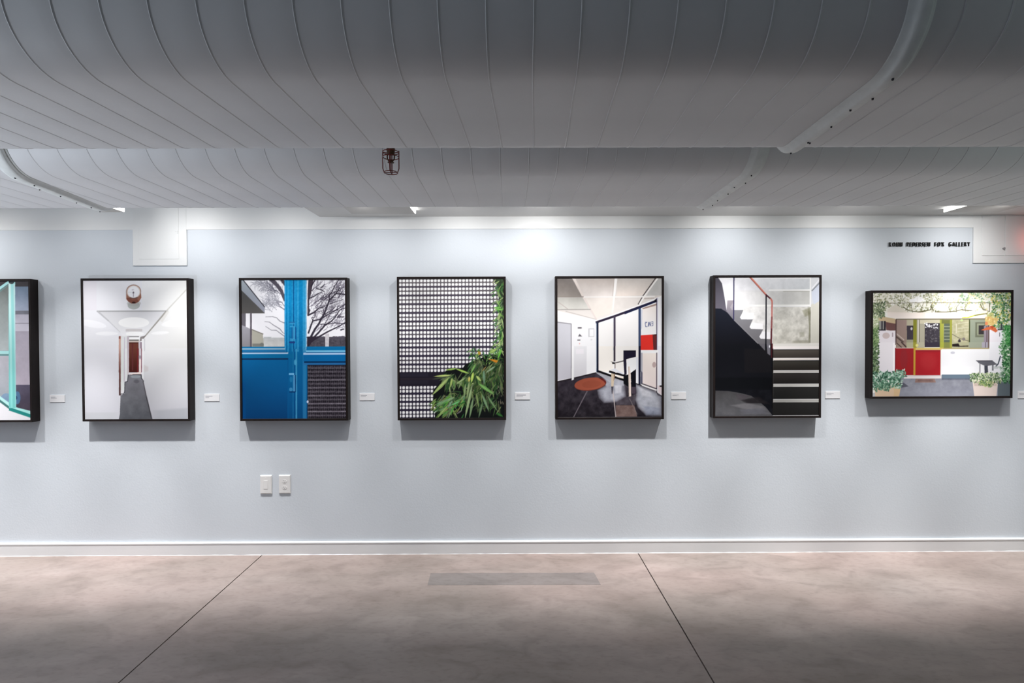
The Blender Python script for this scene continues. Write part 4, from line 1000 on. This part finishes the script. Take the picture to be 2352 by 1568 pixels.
    B()
    A.rect(130, -10, 420, 560, (238, 233, 238), 1, (230, 226, 232)); A.rect(384, 0, 414, 560, (250, 246, 248))
    A.rect(428, -10, 600, 80, (150, 132, 120)); A.line([(440, 0), (520, 70)], 16, (80, 64, 60)); A.line([(520, -10), (600, 70)], 22, (70, 54, 52)); A.rect(600, -10, 720, 80, (170, 166, 140)); A.rect(708, -10, 765, 80, (150, 146, 62)); A.rect(765, -10, 890, 80, (176, 172, 150)); A.ell(770, 40, 24, 24, (214, 208, 130)); A.rect(892, -10, 1140, 72, (58, 52, 64)); A.rect(1138, -10, 1205, 90, (166, 170, 70)); A.rect(1205, -10, 1300, 90, (130, 134, 76)); A.rect(1300, -10, 1335, 90, (160, 160, 66))
    A.rect(1335, -10, 1610, 90, (176, 174, 142)); A.poly([(1340, 20), (1440, 10), (1460, 50), (1600, 45), (1600, 62), (1440, 66), (1340, 60)], (40, 32, 32)); A.rect(1610, -10, 1930, 90, (158, 164, 146)); A.rect(1820, -10, 1925, 82, (170, 166, 178)); A.rect(1870, -10, 1885, 80, (120, 110, 124)); A.rect(1918, -10, 1938, 96, (110, 90, 80))
    A.rect(730, 80, 1200, 112, (208, 182, 106)); A.rect(1195, 84, 1940, 102, (176, 160, 110))
    A.rect(1165, 102, 2130, 515, (246, 246, 249)); A.rect(1938, -10, 2150, 515, (240, 240, 245)); A.ell(1348, 160, 36, 20, (206, 206, 216)); A.rect(1165, 380, 1700, 515, (250, 250, 253), .5)
    A.rect(420, 86, 720, 520, (148, 36, 42), 1, (156, 34, 38)); A.ell(560, 260, 60, 160, (128, 48, 54), .4); A.rect(745, 114, 1152, 522, (168, 34, 42)); A.ell(960, 300, 120, 120, (184, 56, 60), .5, 0, .6); A.rect(745, 114, 1152, 150, (138, 34, 42), .6)
    A.rect(716, 78, 747, 522, (190, 152, 58)); A.rect(416, 80, 432, 520, (130, 30, 40))
    A.rect(400, 522, 2300, 880, (142, 144, 154), 1, (150, 152, 166)); A.rect(400, 522, 1170, 545, (214, 204, 206)); A.rect(560, 538, 1168, 574, (228, 222, 222)); A.rect(1172, 512, 1640, 580, (108, 126, 142)); A.rect(1172, 570, 1640, 600, (92, 96, 112), .6)
    A.poly([(750, 576), (1060, 576), (1080, 640), (740, 640)], (148, 120, 112)); A.poly([(790, 590), (1030, 590), (1040, 622), (780, 622)], (128, 102, 98)); A.mottle(400, 575, 2300, 880, 30, 16, 15)
    A.rect(40, 800, 2300, 880, (150, 152, 164), .5)
    A.poly([(480, 650), (560, 640), (640, 700), (520, 720)], (70, 70, 82), .7); A.rect(2080, 640, 2300, 870, (92, 104, 110), .9)
    # table
    A.poly([(1728, 288), (1990, 288), (2072, 352), (1880, 378), (1770, 330)], (104, 104, 112)); A.line([(1728, 290), (1990, 290)], 10, (50, 46, 56)); A.rect(1780, 330, 1796, 500, (120, 118, 126)); A.poly([(1860, 372), (1915, 372), (1925, 510), (1865, 510)], (70, 72, 82)); A.rect(1985, 360, 2010, 450, (110, 112, 120)); A.line([(2120, 220), (2085, 340), (2050, 380)], 20, (80, 88, 96)); A.rect(2000, 380, 2120, 420, (190, 196, 196), .7)
    # planters
    A.poly([(90, 735), (480, 640), (515, 700), (485, 862), (100, 862)], (224, 196, 168)); A.poly([(400, 700), (515, 690), (485, 862), (400, 862)], (218, 186, 140), .7); A.poly([(1665, 590), (2085, 600), (2060, 862), (1700, 862)], (230, 214, 206)); A.poly([(1690, 620), (2070, 620), (2060, 700), (1700, 700)], (196, 176, 164), .6)
    # creepers
    blobs(420, 40, -20, 145, 520, [(84, 108, 74), (64, 88, 58), (110, 134, 96), (48, 66, 46), (134, 156, 116)], 14, 26)
    blobs(520, 45, 470, 520, 720, [(84, 130, 104), (56, 96, 76), (120, 160, 136), (160, 196, 176), (44, 76, 60), (190, 214, 196)], 16, 32)
    blobs(60, 420, 430, 590, 560, [(120, 164, 140), (190, 214, 196), (90, 130, 108), (60, 90, 80)], 16, 28); blobs(120, 90, 640, 320, 760, [(84, 130, 104), (60, 96, 76), (130, 164, 138)], 14, 26)
    blobs(480, 1640, 490, 2140, 640, [(110, 140, 90), (170, 190, 140), (70, 100, 62), (210, 222, 186), (54, 80, 52), (230, 232, 200)], 12, 24); blobs(100, 1780, 620, 2000, 700, [(110, 140, 90), (150, 170, 110), (70, 100, 62), (180, 190, 120)], 12, 22)
    blobs(520, 2160, -20, 2290, 640, [(56, 116, 66), (38, 88, 50), (96, 150, 96), (140, 180, 140), (30, 66, 40)], 14, 26); blobs(60, 2110, 0, 2170, 200, [(60, 116, 66), (120, 160, 120)], 12, 20); blobs(60, 2100, 400, 2170, 560, [(170, 190, 176), (120, 150, 126), (230, 236, 232)], 12, 22)
    T()
    blobs(330, 40, 590, 140, 900, [(96, 124, 80), (120, 146, 100), (70, 96, 60), (150, 170, 124)], 14, 26); blobs(260, 40, 220, 250, 460, [(96, 114, 84), (120, 134, 100), (70, 84, 62), (160, 168, 138)], 14, 26); blobs(110, 40, 430, 140, 620, [(176, 186, 150), (140, 156, 116), (206, 210, 184)], 14, 26)
    blobs(560, 1990, 80, 2290, 640, GR + [(176, 188, 100), (214, 190, 110)], 14, 30); blobs(330, 2190, 600, 2290, 900, [(56, 126, 66), (38, 98, 50), (96, 160, 96), (70, 140, 76)], 14, 26); blobs(60, 2150, 680, 2200, 900, [(70, 130, 76), (160, 190, 160)], 12, 20)
    blobs(60, 1900, 400, 2010, 470, [(206, 200, 140), (170, 176, 110)], 14, 24)
    A.poly([(1860, 500), (1920, 440), (2000, 470), (2100, 480), (2040, 560), (1980, 600), (1900, 580)], (220, 190, 122)); blobs(26, 1880, 450, 2060, 580, [(236, 212, 150), (196, 160, 96)], 14, 24)
    A.poly([(1800, 668), (1900, 620), (1960, 610), (2030, 620), (2075, 680), (2040, 705), (1960, 660), (1860, 670)], (212, 108, 70)); A.poly([(1940, 600), (2010, 600), (1990, 650)], (184, 80, 52)); A.ell(1890, 560, 24, 30, (222, 140, 96))
    A.line([(1500, 466), (1600, 462), (1700, 430), (1850, 405)], 16, (196, 204, 60)); A.line([(1700, 430), (1900, 400)], 12, (110, 110, 50)); A.ell(1490, 505, 24, 18, (190, 206, 150))
    return A.blur(1).down()

M_print = bpy.data.materials.new('photographic_print')
nt, N, L, p = nodes_of(M_print)
at_ = N.new('ShaderNodeAttribute'); at_.attribute_name = 'print'
L.new(at_.outputs['Color'], p.inputs['Base Color'])
p.inputs['Roughness'].default_value = 0.55
p.inputs['Specular IOR Level'].default_value = 0.12

def print_mesh(img, wd, ht):
    ny, nx = img.shape[:2]
    me = bpy.data.meshes.new('print')
    xs = np.linspace(-wd / 2, wd / 2, nx); zs = np.linspace(ht / 2, -ht / 2, ny)
    V = np.zeros((ny, nx, 3), np.float32); V[..., 0] = xs[None]; V[..., 2] = zs[:, None]
    idx = np.arange(ny * nx).reshape(ny, nx)
    F = np.stack([idx[1:, :-1], idx[1:, 1:], idx[:-1, 1:], idx[:-1, :-1]], -1).reshape(-1, 4)
    nf = len(F)
    me.vertices.add(ny * nx); me.vertices.foreach_set('co', V.ravel())
    me.loops.add(nf * 4); me.loops.foreach_set('vertex_index', F.ravel().astype(np.int32))
    me.polygons.add(nf); me.polygons.foreach_set('loop_start', np.arange(0, nf * 4, 4, dtype=np.int32))
    me.update(calc_edges=True)
    ca = me.color_attributes.new('print', 'FLOAT_COLOR', 'POINT')
    col = np.ones((ny * nx, 4), np.float32); col[:, :3] = img.reshape(-1, 3)
    ca.data.foreach_set('color', col.ravel())
    me.materials.append(M_print)
    return me

RIM, DEP = 0.0142, 0.060
def picture(label, cx, cz, wd, ht, img):
    t = thing('framed_picture', label, 'picture', (cx, YB, cz - ht / 2), 'framed photographs hanging in a row on the gallery wall')
    w2, h2 = wd / 2, ht / 2
    def rail(poly):
        b_ = MB(); b_.prism([(a, b + h2) for a, b in poly], 'y', -DEP, -0.001)
        build(b_, 'frame_rail', M_frame, t, bevel=0.0008)
    rail([(-w2, h2), (w2, h2), (w2 - RIM, h2 - RIM), (-w2 + RIM, h2 - RIM)])
    rail([(-w2, -h2), (-w2 + RIM, -h2 + RIM), (w2 - RIM, -h2 + RIM), (w2, -h2)])
    rail([(-w2, -h2), (-w2, h2), (-w2 + RIM, h2 - RIM), (-w2 + RIM, -h2 + RIM)])
    rail([(w2, -h2), (w2 - RIM, -h2 + RIM), (w2 - RIM, h2 - RIM), (w2, h2)])
    link('print', print_mesh(img, wd - 2 * RIM + .0006, ht - 2 * RIM + .0006), t, (0, -DEP + .0045, h2))
    b_ = MB(); b_.box(-w2 + RIM, w2 - RIM, -DEP + .006, -.004, RIM, ht - RIM)
    build(b_, 'backing_board', M_back, t)
    return t

PW, PH = 0.730, 0.968
picture('black box-framed photograph of turquoise window bars, cut by the left edge', -3.598, 1.414, PW, PH, art_window())
picture('black box-framed photograph of a white corridor under a round clock', -2.532, 1.417, PW - .004, PH - .002, art_corridor())
picture('black box-framed photograph of a bright blue door and bare tree', -1.465, 1.4165, PW, PH, art_door())
picture('black box-framed photograph of bamboo leaves against a white dotted screen', -0.396, 1.418, PW + .006, PH + .004, art_screen())
picture('black box-framed photograph of a white room with chair, red panel and round rug', 0.676, 1.4195, PW + .007, PH + .004, art_room())
picture('black box-framed photograph of concrete stairs with an orange handrail', 1.747, 1.423, PW + .006, PH + .002, art_stair())
picture('wide black box-framed photograph of a house front with red doors and planters', 2.937, 1.4345, 0.970, 0.735, art_house())

# ------------------------------------------------------------------ caption cards
card_me = MB().box(-.0515, .0515, -.0035, 0, -.025, .025).mesh('caption_card', M_card, 0.0005)
def bars(spec):
    b_ = MB()
    for x0, x1, z0, z1 in spec: b_.box(x0, x1, -.0039, -.0034, z0, z1)
    return b_.mesh('printed_text', M_ink)
TX = [bars([(-.043, -.012, .009, .0125), (-.043, -.002, .002, .0045)]),
      bars([(-.043, .005, .009, .012), (-.043, -.016, .003, .005), (-.043, -.02, -.002, .0)]),
      bars([(-.043, .0, .007, .0115), (-.043, -.008, .001, .003)]),
      bars([(-.040, .024, .004, .010), (-.040, .004, -.003, -.0005)]),
      bars([(-.043, .0, .004, .007), (-.043, -.015, -.001, .001)]),
      bars([(-.043, .006, .006, .0095), (-.043, -.01, .0, .002)]),
      bars([(-.043, .0, .006, .0095), (-.043, -.01, .0, .002)])]
for i, (x, z, what) in enumerate(((-3.113, 1.083, 'the turquoise window picture'), (-2.053, 1.085, 'the white corridor picture'), (-0.986, 1.087, 'the blue door picture'),
                                 (0.084, 1.088, 'the bamboo leaves picture'), (1.163, 1.086, 'the white room picture'), (2.229, 1.088, 'the concrete stair picture'), (3.566, 1.083, 'the house front picture'))):
    o = link('caption_card', card_me, None, (x, YB, z))
    tag(o, 'small white caption card on the wall right of ' + what, 'label card', 'caption cards beside the pictures')
    link('printed_text', TX[i], o, (0, 0, 0))

# ------------------------------------------------------------------ wall plates
def plate(label, x, z, kind):
    t = thing('outlet_plate' if kind else 'blank_plate', label, 'wall plate', (x, YB, z))
    b_ = MB()
    w2, h2 = 0.0395, 0.063
    b_.v = [(-w2, 0, -h2), (w2, 0, -h2), (w2, 0, h2), (-w2, 0, h2), (-w2, -.006, -h2), (w2, -.006, -h2), (w2, -.006, h2), (-w2, -.006, h2), (-w2 + .005, -.009, -h2 + .005), (w2 - .005, -.009, -h2 + .005), (w2 - .005, -.009, h2 - .005), (-w2 + .005, -.009, h2 - .005)]
    b_.f = [(0, 1, 2, 3), (0, 1, 5, 4), (1, 2, 6, 5), (2, 3, 7, 6), (3, 0, 4, 7), (4, 5, 9, 8), (5, 6, 10, 9), (6, 7, 11, 10), (7, 4, 8, 11), (8, 9, 10, 11)]
    build(b_, 'cover_plate', M_plate, t)
    if kind:
        for dz in (.022, -.022):
            s_ = MB(); pts = [(.0155 * math.cos(a), .0125 * math.sin(a) + dz) for a in [2 * PI * i / 20 for i in range(20)]]
            s_.prism(pts, 'y', -.0105, -.0085)
            so = build(s_, 'socket', M_plate, t)
            s2 = MB(); s2.box(-.0065, -.0045, -.0109, -.0103, dz, dz + .008).box(.0045, .0065, -.0109, -.0103, dz + .001, dz + .007).box(-.002, .002, -.0109, -.0103, dz - .008, dz - .004)
            build(s2, 'slots', M_slot, so)
        s_ = MB(); s_.tube([(0, -.0085, 0), (0, -.0098, 0)], .003, 8); build(s_, 'screw', M_plate, t)
    else:
        s_ = MB(); s_.box(-.015, .015, -.0105, -.0085, -.030, .030); build(s_, 'insert', M_plate, t, bevel=.001)
        for dz in (.046, -.046):
            s_ = MB(); s_.tube([(0, -.0085, dz), (0, -.0098, dz)], .003, 8); build(s_, 'screw', M_plate, t)
plate('white wall plate without sockets, left of the outlet, low on the wall', -1.686, 0.484, 0)
plate('white double outlet plate low on the wall under the blue door picture', -1.557, 0.486, 1)

# ------------------------------------------------------------------ raised gallery lettering
def glyph(ch):
    cu = bpy.data.curves.new('letter', 'FONT')
    cu.body = ch; cu.size = 0.042; cu.extrude = 0.005; cu.offset = -0.0003; cu.resolution_u = 3
    o = bpy.data.objects.new('tmp', cu); C.objects.link(o)
    bpy.context.view_layer.update()
    dg = bpy.context.evaluated_depsgraph_get()
    me = bpy.data.meshes.new_from_object(o.evaluated_get(dg))
    bpy.data.objects.remove(o)
    me.transform(Matrix.Rotation(PI / 2, 4, 'X'))
    me.transform(Matrix.Diagonal((0.60, 1, 1, 1)))
    xs = [v.co.x for v in me.vertices]
    me.transform(Matrix.Translation((-min(xs), 0, 0)))
    xs = [v.co.x for v in me.vertices]
    me.materials.clear(); me.materials.append(M_black)
    return me, max(xs) - min(xs)
t = thing('wall_lettering', 'raised black capital letters spelling the gallery name near the top right', 'lettering', (2.611, YB, 2.108))
text = 'KOHN PEDERSEN FOX GALLERY'
cache = {}
tot = 0
for ch in text:
    if ch != ' ' and ch not in cache: cache[ch] = glyph(ch)
    tot += 0.016 if ch == ' ' else cache[ch][1]
gap = (0.556 - tot) / (len(text) - 1)
x = 0
for ch in text:
    if ch == ' ':
        x += 0.016 + gap; continue
    me, wch = cache[ch]
    link('letter', me, t, (x, -0.0065, 0))
    x += wch + gap

# ------------------------------------------------------------------ exit sign just reaching into the frame at the right
t = thing('exit_sign', 'red glowing exit sign cut off at the right edge', 'exit sign', (3.71, 3.49, 2.04))
build(MB().box(-.165, .165, -.03, .02, 0, .20), 'case', M_exit_case, t, bevel=.004)
cu = bpy.data.curves.new('lettering', 'FONT'); cu.body = 'EXIT'; cu.size = 0.17; cu.extrude = .002; cu.offset = .003
o = bpy.data.objects.new('tmp', cu); C.objects.link(o); bpy.context.view_layer.update()
me = bpy.data.meshes.new_from_object(o.evaluated_get(bpy.context.evaluated_depsgraph_get())); bpy.data.objects.remove(o)
me.transform(Matrix.Rotation(PI / 2, 4, 'X')); xs = [v.co.x for v in me.vertices]
me.transform(Matrix.Translation((-(min(xs) + max(xs)) / 2, -.031, .04)))
me.materials.clear(); me.materials.append(M_exit_red)
link('lettering', me, t)
bpy.context.view_layer.update()
